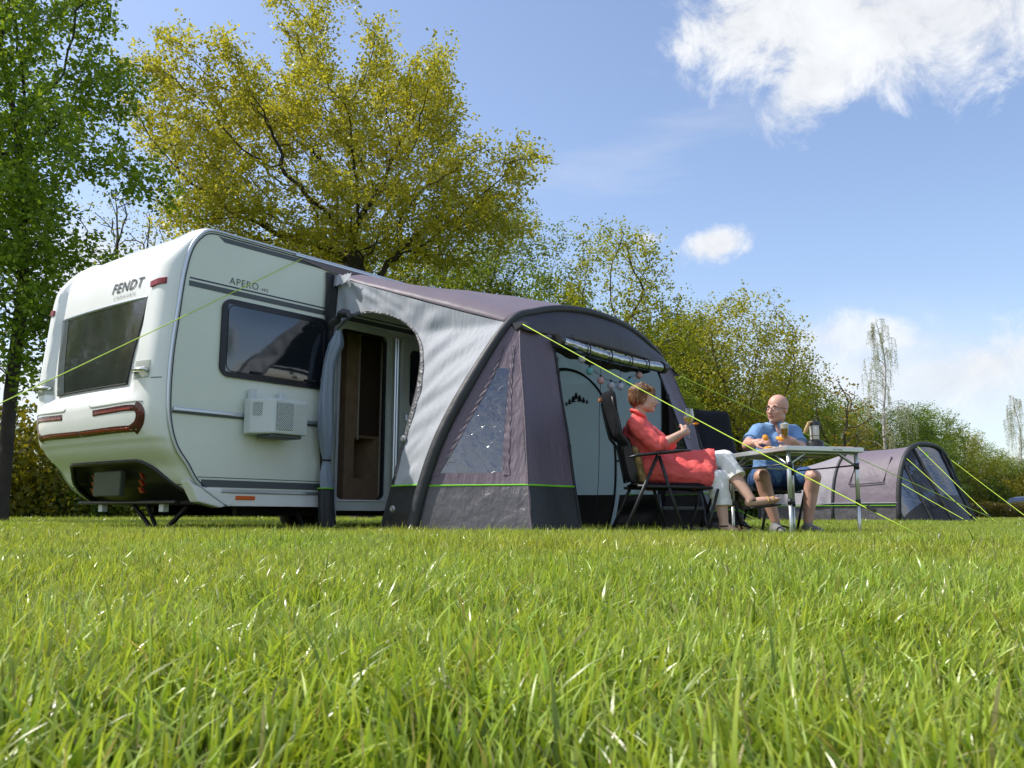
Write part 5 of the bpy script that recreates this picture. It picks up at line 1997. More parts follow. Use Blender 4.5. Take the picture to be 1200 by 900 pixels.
# feet
ftR = A(872, 617, 7.02); ftR.z = .045
aR2 = V((aR.x, aR.y, .155))
b.chain([aR, aR2, aR2 + V((.07, -.01, -.035)), aR2 + V((.15, -.015, -.05))], [.037, .038, .034, .024])
fL = A(909, 586, 6.97)
hl = A(878, 589, 6.99)
b.chain([aL, hl, fL.lerp(hl, .45), fL], [.036, .036, .036, .026])
for j in range(5):
    q = fL + V((.0, -.030 + .015 * j, .006 - .003 * j)); b.cap(q - V((.01, 0, 0)), q + V((.024 - .003 * abs(j - 1), 0, .006)), .0095, .008, 8)
b.build('body', M['skin'], wo, .0055, 3)
face_bits(hc, HF, 1.0, wo, brow=M['hair'])
# hair: cap over crown, sides and nape with a swept fringe
b = Blob()
P = lambda x, y, z: hc + HF @ V((x, y, z))
b.ell(P(0, -.028, .055), (.086, .100, .078), HF.to_3x3())
b.ell(P(0, -.060, .015), (.080, .072, .085), HF.to_3x3())
b.ell(P(0, -.070, -.035), (.050, .036, .040), HF.to_3x3())
for s in (-1, 1):
    b.ell(P(.066 * s, -.035, .010), (.020, .050, .052), HF.to_3x3())
    b.cap(P(.068 * s, .018, .030), P(.070 * s, .012, -.012), .012, .006)
for j in range(12):
    x = -.06 + .011 * j
    b.cap(P(x * .7, -.02, .120), P(x, .072 + .010 * math.cos(x * 18), .080 - .004 * (j % 3)), .020, .013)
    b.cap(P(x, .070, .082), P(x + .014, .090 - abs(x) * .35, .052 - .008 * (j % 3)), .014, .006)
for j in range(26):
    an = 2.4 * (j / 25 - .5) * 2 + math.pi
    q = P(.084 * math.sin(an), -.035 + .084 * math.cos(an), .07)
    b.cap(q, P(.082 * math.sin(an), -.040 + .066 * math.cos(an), -.005 - .022 * (j % 3)), .014, .006)
b.build('hair', M['hair'], wo, .0055, 1, disp=lambda c: .004 * noise.noise(V((c.x * 70, c.y * 70, c.z * 22))))
# tunic with turned-up sleeves
b = Blob()
b.chain([pel + V((-.01, 0, -.02)), waist, chest], [.155, .148, .150]); b.cap(shR + V((0, .01, -.005)), shL + V((0, -.01, -.005)), .074, .074)
b.cap(chest, neck - V((0, 0, .03)), .135, .075)
b.ell(chest + V((.085, -.07, -.03)), (.07, .075, .07)); b.ell(chest + V((.085, .07, -.03)), (.07, .075, .07))
slR = elR.lerp(wrR, .13); slL = elL.lerp(wrL, .13)
b.chain([shR, shR.lerp(elR, .55), elR, slR], [.075, .072, .066, .062]); b.chain([shL, shL.lerp(elL, .55), elL, slL], [.075, .07, .064, .062])
sk = .80
mR, mL = hipR.lerp(kR, sk), hipL.lerp(kL, sk)
for t in (0, .25, .5, .75, 1):
    b.cap(hipR.lerp(mR, t) + V((0, 0, .01)), hipL.lerp(mL, t) + V((0, 0, .01)), .120 - .028 * t)
b.chain([hipR, mR], [.120, .100]); b.chain([hipL, mL], [.118, .098])
b.chain([hipR + V((.02, 0, -.01)), mR + V((-.01, .02, -.02))], [.10, .085])
hd = (kL - hipL).normalized()
wr_ = lambda c: .0055 * noise.noise(V((c.x * 13, c.y * 9, c.z * 22))) + .004 * noise.noise(V((c.x * 34 + c.z * 20, c.y * 20, c.z * 30)))
b.build('tunic', M['dress'], wo, .008, 3, cut=[(mL + hd * .045, hd)], disp=wr_)
b = MB()
for el_, wr2, rr_ in ((elR, wrR, .062), (elL, wrL, .062)):
    c0 = el_.lerp(wr2, .02); c1 = el_.lerp(wr2, .30)
    b.tube([c0, c0.lerp(c1, .3), c1], [rr_ * 1.02, rr_ * 1.10, rr_ * .98], 18, cap=True)
    b2 = b.build('rolled_cuff', M['dress'], wo, smooth=True); b = MB()
# collar
b = MB()
b.tube([neck + V((.00 + .058 * math.cos(a), .072 * math.sin(a), .018 - .035 * math.cos(a))) for a in [i * math.pi / 10 for i in range(21)]], .012, 8); b.build('collar', M['dress'], wo, smooth=True)
# capri trousers
b = Blob()
eR = kR.lerp(aR, .46); eL = kL.lerp(aL, .30)
b.chain([hipR, kR, kR.lerp(aR, .35) - V((.012, 0, 0)), eR], [.110, .078, .080, .076]); b.chain([hipL, kL, kL.lerp(aL, .2) - V((.006, 0, .006)), eL], [.108, .076, .074, .073])
nR = (aR - kR).normalized(); nL = (aL - kL).normalized()
# cut each cuff square
tb = b.build('trousers', M['white'], wo, .007, 2, disp=lambda c: .004 * noise.noise(V((c.x * 22, c.y * 12, c.z * 22))))
for e_, n_, r_, nm in ((eR, nR, .078, 'hem'), (eL, nL, .075, 'hem')):
    b = MB(); b.tube([e_ + n_ * .02, e_ + n_ * .066], [r_ * 1.02, r_ * 1.0], 20); b.build(nm, M['white'], tb, smooth=True, auto=50)
# sandals
for (hl_, to_, up_) in ((aR2 + V((-.035, 0, -.055)), aR2 + V((.20, -.015, -.075)), V((0, 0, 1))), (hl + V((-.02, 0, -.045)), fL + V((.035, 0, -.035)), V((0, 0, 1)))):
    d = (to_ - hl_)
    b = MB(); b.tube([hl_, hl_ + d * .3, hl_ + d * .75, to_], [.034, .036, .045, .030], 14, flat=.25, up=(0, 0, 1))
    sd = b.build('sandal', M['blackp'], wo, smooth=True)
    b = MB()
    for q, r_ in ((.62, .048), (.78, .044)):
        cpt = hl_ + d * q + V((0, 0, .030))
        b.tube([cpt + V((0, r_ * math.cos(a), r_ * .8 * math.sin(a))) for a in [i * math.pi / 10 for i in range(11)]], .009, 6)
    b.build('strap', M['pat'], sd, smooth=True)
    b = MB(); cpt = hl_ + d * .12 + V((.01, 0, .06)); b.tube([cpt + V((.035 * math.cos(a), .038 * math.sin(a), .0)) for a in [i * math.pi / 8 for i in range(17)]], .006, 6); b.build('ankle_strap', M['blackp'], sd, smooth=True)

# wine glass held between her hands
def stem_glass(name, label, base, catn, liquid, tall=.20, rb=.036):
    t = thing(name, label, catn, base)
    b = MB()
    prof = [(.033, 0), (.033, .003), (.006, .008), (.004, .02), (.004, tall * .42), (.012, tall * .46), (rb * .8, tall * .56), (rb, tall * .70), (rb * .93, tall * .86), (rb * .80, tall), (rb * .77, tall), (rb * .90, tall * .86), (rb * .96, tall * .70), (rb * .76, tall * .57), (.004, tall * .475)]
    b.lathe(base, prof, 22); b.build('bowl', M['glass'], t, smooth=True, auto=60)
    b = MB(); b.lathe(base, [(.004, tall * .48), (rb * .74, tall * .575), (rb * .94, tall * .69), (rb * .94, tall * .71)], 20); b.build('wine', liquid, t, smooth=True)
    return t


stem_glass('wine_glass', 'stemmed glass of white wine held in both hands of the woman', A(807.5, 514, 7.09), 'wine glass', M['wine'], .24, .042)
b = MB()
q = A(815, 497, 7.05)
for j in range(3):
    b.lathe(q + V((-.01 + .01 * j, .005 * j, -.004 + .004 * j)), [(.006, 0), (.017, .002), (.017, .006), (.006, .008)], 12, V((.3, -.2 + .2 * j, 1)))
tag(b.build('snack', M['snack'], None, smooth=True), 'orange snack slice in the hand of the woman by her glass', 'snack')

# cushion behind her back
cu = thing('cushion', 'gold and black patterned cushion behind the back of the woman', 'cushion', A(740, 560, 7.12))
rows = []
for i in range(15):
    row = []
    for j in range(15):
        u, v = i / 14 * 2 - 1, j / 14 * 2 - 1
        row.append((u, v, max(0, (1 - u ** 4) * (1 - v ** 4)) ** .5))
    rows.append(row)
cf = A(745, 546, 7.16)
Mx = Matrix.Rotation(R(-14), 4, 'Y')
b = MB()
for sg in (1, -1):
    b.grid([[cf + Mx @ V((sg * t * .050, u * .20, v * .16)) for (u, v, t) in r] for r in rows])
b.build('cover', M['pat'], cu, smooth=True)


# ================================================================== folding armchairs
def make_chair(label, loc, rz, group):
    t = thing('camping_chair', label, 'camping chair', loc, rz, group)
    T = MW[t.name]
    W_ = .275
    L3 = lambda x, y, z: T @ V((x, y, z))
    # padded backrest with rounded head end
    nb = 20; rows = []; rows2 = []
    b = MB()
    def ctr(s):
        z = .50 + .735 * s
        x = -.165 - .20 * s - .035 * math.sin(s * math.pi) * (-1 if s < .5 else 1) * .6
        return x, z
    for sg in (1, -1):
        rows = []
        for i in range(nb + 1):
            s = i / nb; x, z = ctr(s)
            wd_ = .225 + .03 * sstep(.45, .85, s)
            if s > .90: wd_ *= math.sqrt(max(.0, 1 - ((s - .90) / .112) ** 2)) * .12 + .88
            row = []
            for j in range(13):
                v = j / 12 * 2 - 1
                th = (.021 + .006 * sstep(.78, .9, s)) * max(0, (1 - v ** 6)) ** .5 * (1 if 0 < i < nb else .1) * (1 - .2 * math.exp(-((s - .76) * 26) ** 2))
                row.append(L3(x + sg * th, v * wd_, z + .006 * math.sin(v * 3)))
            rows.append(row)
        b.grid(rows)
    bk = b.build('backrest', M['chairc'], t, smooth=True, auto=60)
    b = MB()
    for s_ in (-1, 1):
        b = MB(); b.tube([L3(ctr(q / 10)[0] - .012, s_ * (W_ - .035), ctr(q / 10)[1]) for q in range(10)], .013, 8); b.build('back_frame', M['chairf'], t, smooth=True)
    b = MB(); x, z = ctr(.93); b.box(L3(x - .033, .17, z), (.03, .06, .028), T.to_3x3()); b.build('badge', mat('badge', (.55, .22, .08), .5), bk, bevel=.004)
    # seat
    b = MB()
    for sg in (1, -1):
        rows = []
        for i in range(15):
            s = i / 14
            x = -.17 + .57 * s; z = .478 - .012 * math.sin(math.pi * s) - .035 * max(0, s - .85) * 6
            rows.append([L3(x, (j / 10 * 2 - 1) * .25, z + sg * .028 * max(0, 1 - (j / 10 * 2 - 1) ** 6) ** .5 * (1 if 0 < i < 14 else .1)) for j in range(11)])
        b.grid(rows)
    b.build('seat', M['chairc'], t, smooth=True, auto=60)
    for s_ in (-1, 1):
        y = s_ * W_
        b = MB(); b.tube([L3(-.18, y * .97, .462), L3(.41, y * .97, .452)], .012, 8); b.build('seat_rail', M['chairf'], t, smooth=True)
        b = MB()
        b.tube([L3(-.25, y, .683), L3(-.18, y, .700), L3(.14, y, .735), L3(.24, y, .742)], [.014, .026, .030, .018], 12, flat=.5, up=(0, 0, 1)); b.build('armrest', M['blackp'], t, smooth=True)
        b = MB(); b.tube([L3(-.02, y, .70), L3(-.33, y, .015)], .014, 8); b.build('leg', M['chairf'], t, smooth=True)
        b = MB(); b.tube([L3(-.005, y * .95, .70), L3(.20, y * .95, .015)], .014, 8); b.build('leg', M['chairf'], t, smooth=True)
        b = MB(); b.tube([L3(.46, y * .9, .445), L3(.34, y * .9, .02)], .012, 8); b.build('front_strut', M['chairf'], t, smooth=True)
        b = MB(); b.tube([L3(.44, y * .9, .10), L3(.15, y * .92, .16)], .008, 6); b.build('side_brace', M['chairf'], t, smooth=True)
    for x, z in ((-.33, .02), (.20, .02), (.34, .025), (.40, .45)):
        b = MB(); b.tube([L3(x, -W_ * .95, z), L3(x, W_ * .95, z)], .011, 8); b.build('crossbar', M['chairf'], t, smooth=True)
    return t


cw = make_chair('black high-back folding armchair in which the woman sits', (1.135, YW + .03, 0), R(4), 'black camping armchairs')
cm_rz = math.atan2(-.80, .60)
cm = make_chair('black high-back folding armchair with its empty backrest left of the man', (2.13, 8.16, 0), cm_rz, 'black camping armchairs')

# ================================================================== the man
YM = 8.0
Bm = lambda px, py, y=YM: at(px, py, y)
ma = thing('person', 'bald man with glasses in blue polo shirt and denim shorts behind the table', 'person', (Bm(908, 600).x, YM, 0))
hm = Bm(911, 480, 7.86)
HM = frame((-.76, -.66, -.06), (.03, -.08, 1))
s1, s2 = Bm(889, 505, 7.92), Bm(930, 506, 7.98)       # his right, his left
nk = Bm(910, 500, 7.95); ch = Bm(908, 520, 7.98); ws = Bm(905, 545, 8.05); pm = Bm(903, 562, 8.1)
h1, h2 = Bm(893, 563, 8.04), Bm(917, 563, 8.10)
k1, k2_ = Bm(893, 559, 7.60), Bm(953, 559, 7.72)
a1, a2 = Bm(909, 611, 7.58), Bm(947, 612, 7.74)
e1, w1 = Bm(876, 522, 7.74), Bm(884, 519, 7.52)
e2, w2 = Bm(939, 526, 7.80), Bm(929, 517, 7.60)
b = Blob()
head(b, hm, HM, 1.12, 1.12, 1.4)
b.cap(nk - V((0, 0, .02)), hm - V((0, -.03, .06)), .070, .062)
b.chain([pm, ws, ch], [.14, .15, .135]); b.cap(s1, s2, .055, .055); b.cap(ch, nk, .14, .07)
b.chain([s1, e1, w1], [.055, .050, .032]); b.chain([s2, e2, w2], [.055, .050, .032])
b.chain([h1, k1], [.10, .070]); b.chain([k1, k1.lerp(a1, .33) + V((0, .02, 0)), a1], [.066, .064, .040])
b.chain([h2, k2_], [.10, .070]); b.chain([k2_, k2_.lerp(a2, .33) + V((0, .02, 0)), a2], [.066, .064, .040])
b.ell(k1, (.062, .068, .066)); b.ell(k2_, (.062, .068, .066))
hand(b, w1, (.55, -.62, .10), (.35, .5, -.75), -1, .62, 1.02, thumb_curl=.2)
hand(b, w2, (-.75, -.45, .12), (-.35, .75, .1), 1, .72, 1.02)
b.build('body', M['skin2'], ma, .0058, 3)
face_bits(hm, HM, 1.12, ma, gl=True, brow=M['hair'])
b = Blob()
b.chain([pm + V((0, 0, .02)), ws, ch], [.165, .175, .155]); b.cap(s1, s2, .070, .070); b.cap(ch, nk - V((0, 0, .02)), .150, .082)
b.chain([s1, s1.lerp(e1, .62)], [.072, .068]); b.chain([s2, s2.lerp(e2, .62)], [.072, .068])
b.build('polo_shirt', M['polo'], ma, .008, 3, disp=lambda c: .006 * noise.noise(V((c.x * 11, c.y * 9, c.z * 19))) + .004 * noise.noise(V((c.x * 30 + c.z * 20, c.y * 20, c.z * 30))))
b = MB()
b.tube([nk + V((.085 * math.cos(a), .075 * math.sin(a), .030 - .03 * max(0, -math.sin(a)))) for a in [math.pi * i / 12 - 1.25 for i in range(0, 22)]], [.020] * 22, 8, flat=.5); b.build('collar', mat('collar_blue', (.26, .42, .66), .7), ma, smooth=True)
HX = HM @ V((1, 0, 0))
for sg in (-1, 1):
    q = nk + V((-.03, -.085, .012)) + HX * .040 * sg
    b = MB(); b.tube([q + V((0, 0, .035)) + HX * .012 * sg, q, q + V((0, -.018, -.045)) - HX * .012 * sg], [.016, .024, .006], 10, flat=.35, up=(0, -1, .2)); b.build('collar_point', M['polo'], ma, smooth=True)
b = MB(); q = nk + V((-.022, -.108, -.012)); b.tube([q + V((0, .01, .03)), q + V((0, -.015, -.03)), q + V((.002, -.034, -.085))], [.030, .020, .003], 10, flat=.30, up=(0, -1, .2)); b.build('open_neck', M['skin2'], ma, smooth=True)
for sA, eA in ((s1, e1), (s2, e2)):
    q0, q1 = sA.lerp(eA, .60), sA.lerp(eA, .74)
    b = MB(); b.tube([q0, q1], [.075, .072], 20); b.build('sleeve_hem', M['polo'], ma, smooth=True, auto=50)
b = Blob()
b.chain([h1, h1.lerp(k1, .80)], [.125, .098]); b.chain([h2, h2.lerp(k2_, .78)], [.125, .098]); b.cap(h1, h2, .13, .13)
b.build('denim_shorts', M['denim'], ma, .008, 2, disp=lambda c: .005 * noise.noise(V((c.x * 22, c.y * 14, c.z * 22))))
for k_, (an_, tw_) in enumerate(((a1, V((.02, -1, 0))), (a2, V((.30, -1, 0))))):
    tw_ = tw_.normalized()
    an0 = V((an_.x, an_.y, .135))
    b = Blob(); b.chain([an0 + tw_ * -.045 + V((0, 0, -.01)), an0 + tw_ * .06 - V((0, 0, .015)), an0 + tw_ * .17 - V((0, 0, .03))], [.044, .045, .036]); b.cap(an0 + V((0, 0, .03)), an0, .042, .045)
    shoe = b.build('shoe', mat('shoe_grey', (.22, .22, .23), .7), ma, .007, 2)
    b = MB(); b.tube([an0 + tw_ * -.08 - V((0, 0, .058)), an0 + tw_ * .05 - V((0, 0, .058)), an0 + tw_ * .21 - V((0, 0, .058))], [.036, .045, .036], 14, flat=.35, up=(0, 0, 1)); b.build('sole', M['white'], shoe, smooth=True)

# ================================================================== table
ZT = .745
Nc, Lc, Rc = V((1.985, 6.43, ZT)), V((1.795, 7.50, ZT)), V((2.625, 6.61, ZT))
Fc = Lc + (Rc - Nc)
ax, ay = (Rc - Nc).normalized(), (Lc - Nc).normalized()
wx, wy = (Rc - Nc).length, (Lc - Nc).length
tb = thing('folding_table', 'aluminium folding camping table with grey top and braced tubular legs', 'table', ((Nc + Fc) / 2).xy.to_3d())
TP = lambda x, y, z: Nc + ax * x + ay * y + V((0, 0, z))


def tbox(b, x0, x1, y0, y1, z0, z1):
    vs = [TP(x, y, z) for x in (x0, x1) for y in (y0, y1) for z in (z0, z1)]
    return b.add(vs, [(0, 1, 3, 2), (4, 6, 7, 5), (0, 4, 5, 1), (2, 3, 7, 6), (0, 2, 6, 4), (1, 5, 7, 3)])


b = MB(); tbox(b, .022, wx - .022, .022, wy - .022, -.018, -.002); b.build('tabletop', mat('table_top_grey', (.22, .23, .22), .5, var=.1, vscale=30), tb)
for (x0, x1, y0, y1) in ((0, wx, 0, .022), (0, wx, wy - .022, wy), (0, .022, .0225, wy - .0225), (wx - .022, wx, .0225, wy - .0225)):
    b = MB(); tbox(b, x0, x1, y0, y1, -.036, 0); b.build('edge_frame', M['alus'], tb, bevel=.006)
b = MB(); tbox(b, .04, wx - .04, wy / 2 - .012, wy / 2 + .012, -.034, -.0185); b.build('centre_rail', M['alus'], tb)
lettering('Bo-Camp', .020, lambda x, y: TP(.40 + x, -.0015, -.026 + y), M['letter'], name='lettering', parent=tb)
ins = .045
for x, y in ((ins, ins), (wx - ins, ins), (ins, wy - ins), (wx - ins, wy - ins)):
    b = MB(); b.tube([TP(x, y, -.036), TP(x, y, -.40)], .0155, 12); lg = b.build('leg', M['alus'], tb, smooth=True)
    b = MB(); b.tube([TP(x, y, -.40), TP(x, y, -ZT + .02)], .0125, 12); b.build('leg_extension', M['alus'], lg, smooth=True)
    b = MB(); b.tube([TP(x, y, -.425), TP(x, y, -.385)], .019, 12); b.build('leg_collar', M['blackp'], lg, smooth=True)
    b = MB(); b.tube([TP(x, y, -.16), TP(x, y, -.115)], .0205, 12); b.build('brace_joint', M['blackp'], lg, smooth=True)
    b = MB(); b.tube([TP(x, y, -ZT + .03), TP(x, y, -ZT)], .018, 10); b.build('foot', M['blackp'], lg, smooth=True)
    sx = 1 if x < wx / 2 else -1; sy = 1 if y < wy / 2 else -1
    b = MB(); b.tube([TP(x, y, -.14), TP(x + sx * .17, y, -.03)], .0075, 8); b.build('brace', M['alus'], tb, smooth=True)
    b = MB(); b.tube([TP(x, y, -.14), TP(x, y + sy * .26, -.03)], .0075, 8); b.build('brace', M['alus'], tb, smooth=True)
for y in (ins, wy - ins):
    b = MB(); b.tube([TP(ins, y, -.11), TP(wx - ins, y, -.11)], .007, 8) if y > .5 else b.tube([TP(ins, y, -.045), TP(wx - ins, y, -.045)], .007, 8); b.build('stretcher', M['alus'], tb, smooth=True)
b = MB(); b.tube([TP(ins, ins, -.13), TP(ins, wy - ins, -.13)], .006, 8); b.build('stretcher', M['blackp'], tb, smooth=True)
b = MB(); b.tube([TP(wx - ins, ins, -.13), TP(wx - ins, wy - ins, -.13)], .006, 8); b.build('stretcher', M['blackp'], tb, smooth=True)

# lantern
lb = at(955, 515, 6.95); lb = V((lb.x, 6.95, ZT))
ln = thing('camping_lantern', 'black camping lantern with frosted glass chimney and rope handle on the table', 'lantern', lb)
b = MB(); b.lathe(lb, [(.060, 0), (.068, .008), (.068, .060), (.060, .074), (.040, .080), (.036, .086)], 28); b.build('base', M['blackp'], ln, smooth=True, auto=40)
b = MB(); b.lathe(lb, [(.034, .084), (.037, .088), (.037, .196), (.034, .200)], 24); b.build('glass_chimney', M['frost'], ln, smooth=True, auto=40)
b = MB(); b.lathe(lb, [(.041, .198), (.041, .208), (.034, .222), (.020, .234), (.012, .236), (.012, .246), (.003, .248)], 24); b.build('cap', M['blackp'], ln, smooth=True, auto=40)
b = MB()
for k in range(4):
    a = math.pi / 4 + k * math.pi / 2
    o = V((math.cos(a) * .041, math.sin(a) * .041, 0)); b.tube([lb + o + V((0, 0, .08)), lb + o + V((0, 0, .205))], .0022, 5)
for z in (.115, ): b.tube([lb + V((.041 * math.cos(a), .041 * math.sin(a), z)) for a in [i * math.pi / 8 for i in range(17)]], .002, 5)
b.build('cage', M['blackm'], ln)
b = MB(); b.tube([lb + V((-.02, -.02, .225)), lb + V((-.055, -.03, .215)), lb + V((-.082, -.04, .165)), lb + V((-.090, -.04, .135)), lb + V((-.078, -.03, .14)), lb + V((-.055, -.02, .195)), lb + V((-.02, .0, .23))], [.008, .012, .012, .012, .011, .010, .008], 8); b.build('rope_handle', M['ropeh'], ln, smooth=True)

# boards and food
for nm, lab, c, sx, sy in (('serving_board', 'wooden serving board with crackers near the beer glass', V((2.13, 7.05, ZT)), .30, .20), ('serving_board', 'flat wooden board under the lantern side of the table', V((2.42, 6.80, ZT)), .34, .17)):
    t = thing(nm, lab, 'board', c)
    b = MB(); b.box(c + V((0, 0, .008)), (sx, sy, .014)); b.build('board', M['board'], t, bevel=.005)
rs = random.Random(4)
for k in range(9):
    c = V((2.01 + .03 * k, 6.98 + .02 * rs.random(), ZT + .016 + .012 * rs.random()))
    b = MB(); b.lathe(c, [(.010, 0), (.024, .002), (.024, .009), (.010, .012)], 14, V((rs.uniform(-.4, .4), rs.uniform(-.6, .1), 1)))
    o = b.build('cracker', M['cracker'] if k % 3 else M['snack'], None, smooth=True)
    tag(o, 'round cracker or cheese bite lying on the serving board in front of the man', 'cracker', 'crackers on the serving board')
hp_ = at(897, 513, 7.40)
b = MB(); b.lathe(hp_, [(.004, -.004), (.026, -.002), (.028, .003), (.004, .006)], 14, V((.2, -1, .4))); tag(b.build('snack', M['snack'], None, smooth=True), 'orange snack held out in the right hand of the man', 'snack')
b = MB(); b.lathe(at(914, 514, 7.2), [(.004, -.006), (.036, -.003), (.034, .006), (.004, .009)], 14, V((.1, -.5, 1))); tag(b.build('snack', M['snack'], None, smooth=True), 'orange slices piled beside the foot of the beer glass', 'snack')
bg_ = at(919.5, 513.5, 7.50)
bt_ = thing('beer_glass', 'glass of beer with white foam held in the left hand of the man', 'beer glass', bg_)
b = MB(); b.lathe(bg_, [(.022, 0), (.024, .006), (.030, .05), (.038, .125), (.0365, .125), (.028, .05), (.020, .008)], 24); b.build('tumbler', M['glass'], bt_, smooth=True, auto=50)
b = MB(); b.lathe(bg_, [(.020, .008), (.0275, .05), (.0315, .080)], 22); b.build('beer', M['beer'], bt_, smooth=True, auto=50)
b = MB(); b.lathe(bg_, [(.0315, .080), (.0362, .118), (.030, .123)], 22); b.build('foam', M['foam'], bt_, smooth=True, auto=50)

# ================================================================== step and cool bag behind the woman
st = thing('folding_step', 'black two-tread folding step behind the woman chair', 'step', (1.50, 7.95, 0))
b = MB()
for z, y, w_ in ((.12, 7.85, .38), (.30, 8.0, .36)):
    b = MB(); b.box(V((1.52, y, z)), (w_, .20, .03)); b.build('tread', M['dgrey'], st, bevel=.006)
for x in (1.33, 1.71):
    b = MB(); b.tube([(x, 7.74, .0), (x, 8.08, .42)], .014, 8); b.build('side_rail', M['blackp'], st, smooth=True)
    b = MB(); b.tube([(x, 8.16, .0), (x, 7.98, .30)], .014, 8); b.build('side_rail', M['blackp'], st, smooth=True)
bgc = V((1.93, 8.0, 0))
bag = thing('cool_bag', 'dark carry bag with green piped lid standing between the chairs', 'bag', bgc)
b = Blob(); b.cap(bgc + V((-.09, 0, .10)), bgc + V((.09, 0, .10)), .11); b.cap(bgc + V((-.08, 0, .23)), bgc + V((.05, 0, .23)), .09)
b.cap(bgc + V((-.11, 0, .05)), bgc + V((.13, 0, .05)), .09)
b.build('pouch', M['char'], bag, .012, 4)
b = MB(); b.tube([bgc + V((-.17, -.06, .27)), bgc + V((-.05, -.095, .295)), bgc + V((.08, -.09, .285)), bgc + V((.14, -.04, .26))], .007, 5); b.build('piping', M['green'], bag, smooth=True)
b = MB(); b.tube([bgc + V((-.06, 0, .31)), bgc + V((-.03, 0, .37)), bgc + V((.04, 0, .37)), bgc + V((.06, 0, .31))], .010, 6); b.build('handle', M['blackm'], bag, smooth=True)
b = MB()
for j in range(4): b.box(bgc + V((.05 + .022 * j, -.118, .14 + .008 * (j % 2))), (.010, .004, .028 + .01 * (j % 2)))
b.build('printed_mark', mat('print_grey', (.32, .34, .35), .6), bag)

# ================================================================== far tunnel tent
TA = V((.56, -.83, 0)).normalized(); TB = V((.83, .56, 0)).normalized()
T0 = at(1053, 600, 21.5); T0.z = 0
ft_ = thing('tunnel_tent', 'grey-purple tunnel tent with black-edged clear porch standing far right', 'tent', T0 + TB * 1.4)
TW, TH = 2.65, 2.02
TL = lambda s, a, z: T0 + TA * s + TB * a + V((0, 0, z))


def tarch(s, sc=1.0, n=28, hs=1.0, push=0):
    out_ = []
    for k in range(n + 1):
        t = math.pi * k / n
        w_ = TW / 2
        x = -math.copysign(abs(math.cos(t)) ** .72, math.cos(t)) * w_ * sc
        z = abs(math.sin(t)) ** .80 * TH * hs
        out_.append(TL(s + push * z, w_ + x, z))
    return out_


segs = [(-1.85, 1.0, 1.0), (0, 1.0, 1.0)]
def tsheet(s0, s1, sc0, sc1, h0, h1, m, name, ns=8):
    rows = []
    for i in range(ns + 1):
        t = i / ns; r = tarch(s0 + (s1 - s0) * t, sc0 + (sc1 - sc0) * t, hs=h0 + (h1 - h0) * t)
        sag = .05 * math.sin(math.pi * t)
        rows.append([p - V((0, 0, sag * min(1, p.z))) + V((0, 0, wob(p, .012, 3) * min(1, p.z))) for p in r])
    b = MB(); b.grid(rows)
    bm = bmesh.new()
    for v in b.v: bm.verts.new(v)
    bm.verts.ensure_lookup_table()
    for f in b.f: bm.faces.new([bm.verts[i] for i in f])
    for low, mm_, nm in ((False, m, name), (True, M['mud'], 'mudskirt')):
        c = bm.copy(); bmesh.ops.bisect_plane(c, geom=c.verts[:] + c.edges[:] + c.faces[:], plane_co=(0, 0, .52), plane_no=(0, 0, 1), clear_outer=low, clear_inner=not low)
        c.verts.index_update(); q = MB(); q.add([v.co.copy() for v in c.verts], [tuple(v.index for v in f.verts) for f in c.faces]); c.free()
        if not low:
            q.build(nm, mm_, ft_, smooth=True)
        else:
            for sd_ in (0, 1):
                q2 = MB(); q2.add(q.v, [f for f in q.f if ((q.v[f[0]] - T0).dot(TB) > TW / 2) == bool(sd_)])
                used = sorted({i for f in q2.f for i in f}); rm = {o_: n_ for n_, o_ in enumerate(used)}
                q3 = MB(); q3.add([q2.v[i] for i in used], [tuple(rm[i] for i in f) for f in q2.f]); q3.build(nm, mm_, ft_, smooth=True)


M['tentp'] = mat('tent_plum_grey', (.20, .165, .205), .55, var=.07, vscale=1, bump=.7, bscale=3, transl=.15, detail=6, bdist=.05)
M['tentl'] = mat('tent_light_grey', (.33, .31, .35), .55, var=.06, vscale=1, bump=.7, bscale=3, transl=.15, detail=6, bdist=.05)
tsheet(-1.85, 0, 1, 1, .97, 1, M['tentp'], 'tunnel_panel')
tsheet(-4.4, -1.85, .86, 1, .72, .97, M['tentl'], 'sleeping_panel')
for s, h, sc in ((0, 1.0, 1.0), (-1.85, .97, 1.0), (-4.4, .72, .86)):
    b = MB(); b.tube([p + V((0, 0, .005)) for p in tarch(s, sc, hs=h)], .065 if s == 0 else .045, 8); b.build('arch_pole', M['char'], ft_, smooth=True)
b = MB(); r = tarch(-4.4, .86, hs=.72); b.add(r, [tuple(range(len(r)))]); b.build('end_wall', M['tentl'], ft_)
# white/green band above the skirt
for s0, s1 in ((-1.85, 0), (-4.4, -1.85)):
    b = MB(); b.tube([TL(s0 + (s1 - s0) * k / 6, -.012 + (0 if s1 == 0 else .02 * (6 - k) * .5), .56) for k in range(7)], .035, 6, flat=.3); b.build('band', M['silver'], ft_)
    b = MB(); b.tube([TL(s0 + (s1 - s0) * k / 6, -.02 + (0 if s1 == 0 else .02 * (6 - k) * .5), .50) for k in range(7)], .008, 5); b.build('piping', M['green'], ft_)
b = MB(); z0, z1 = 1.05, 1.62
pts = [TL(-1.35, 0, z1), TL(-1.45, 0, z0), TL(-.40, 0, z0 + .02), TL(-.36, 0, z1 + .02)]
def onside(s, z):
    # outside of the tunnel skin at height z
    t = math.asin(min(1, (z / (TH * .985)) ** (1 / .80))); x = -abs(math.cos(t)) ** .72 * TW / 2
    return TL(s, TW / 2 + x - .03, z)
b.tube([onside(-1.30, 1.66), onside(-1.38, 1.02), onside(-.42, 1.06), onside(-.36, 1.70)], .014, 5); b.build('window_flap_zip', M['char'], ft_)
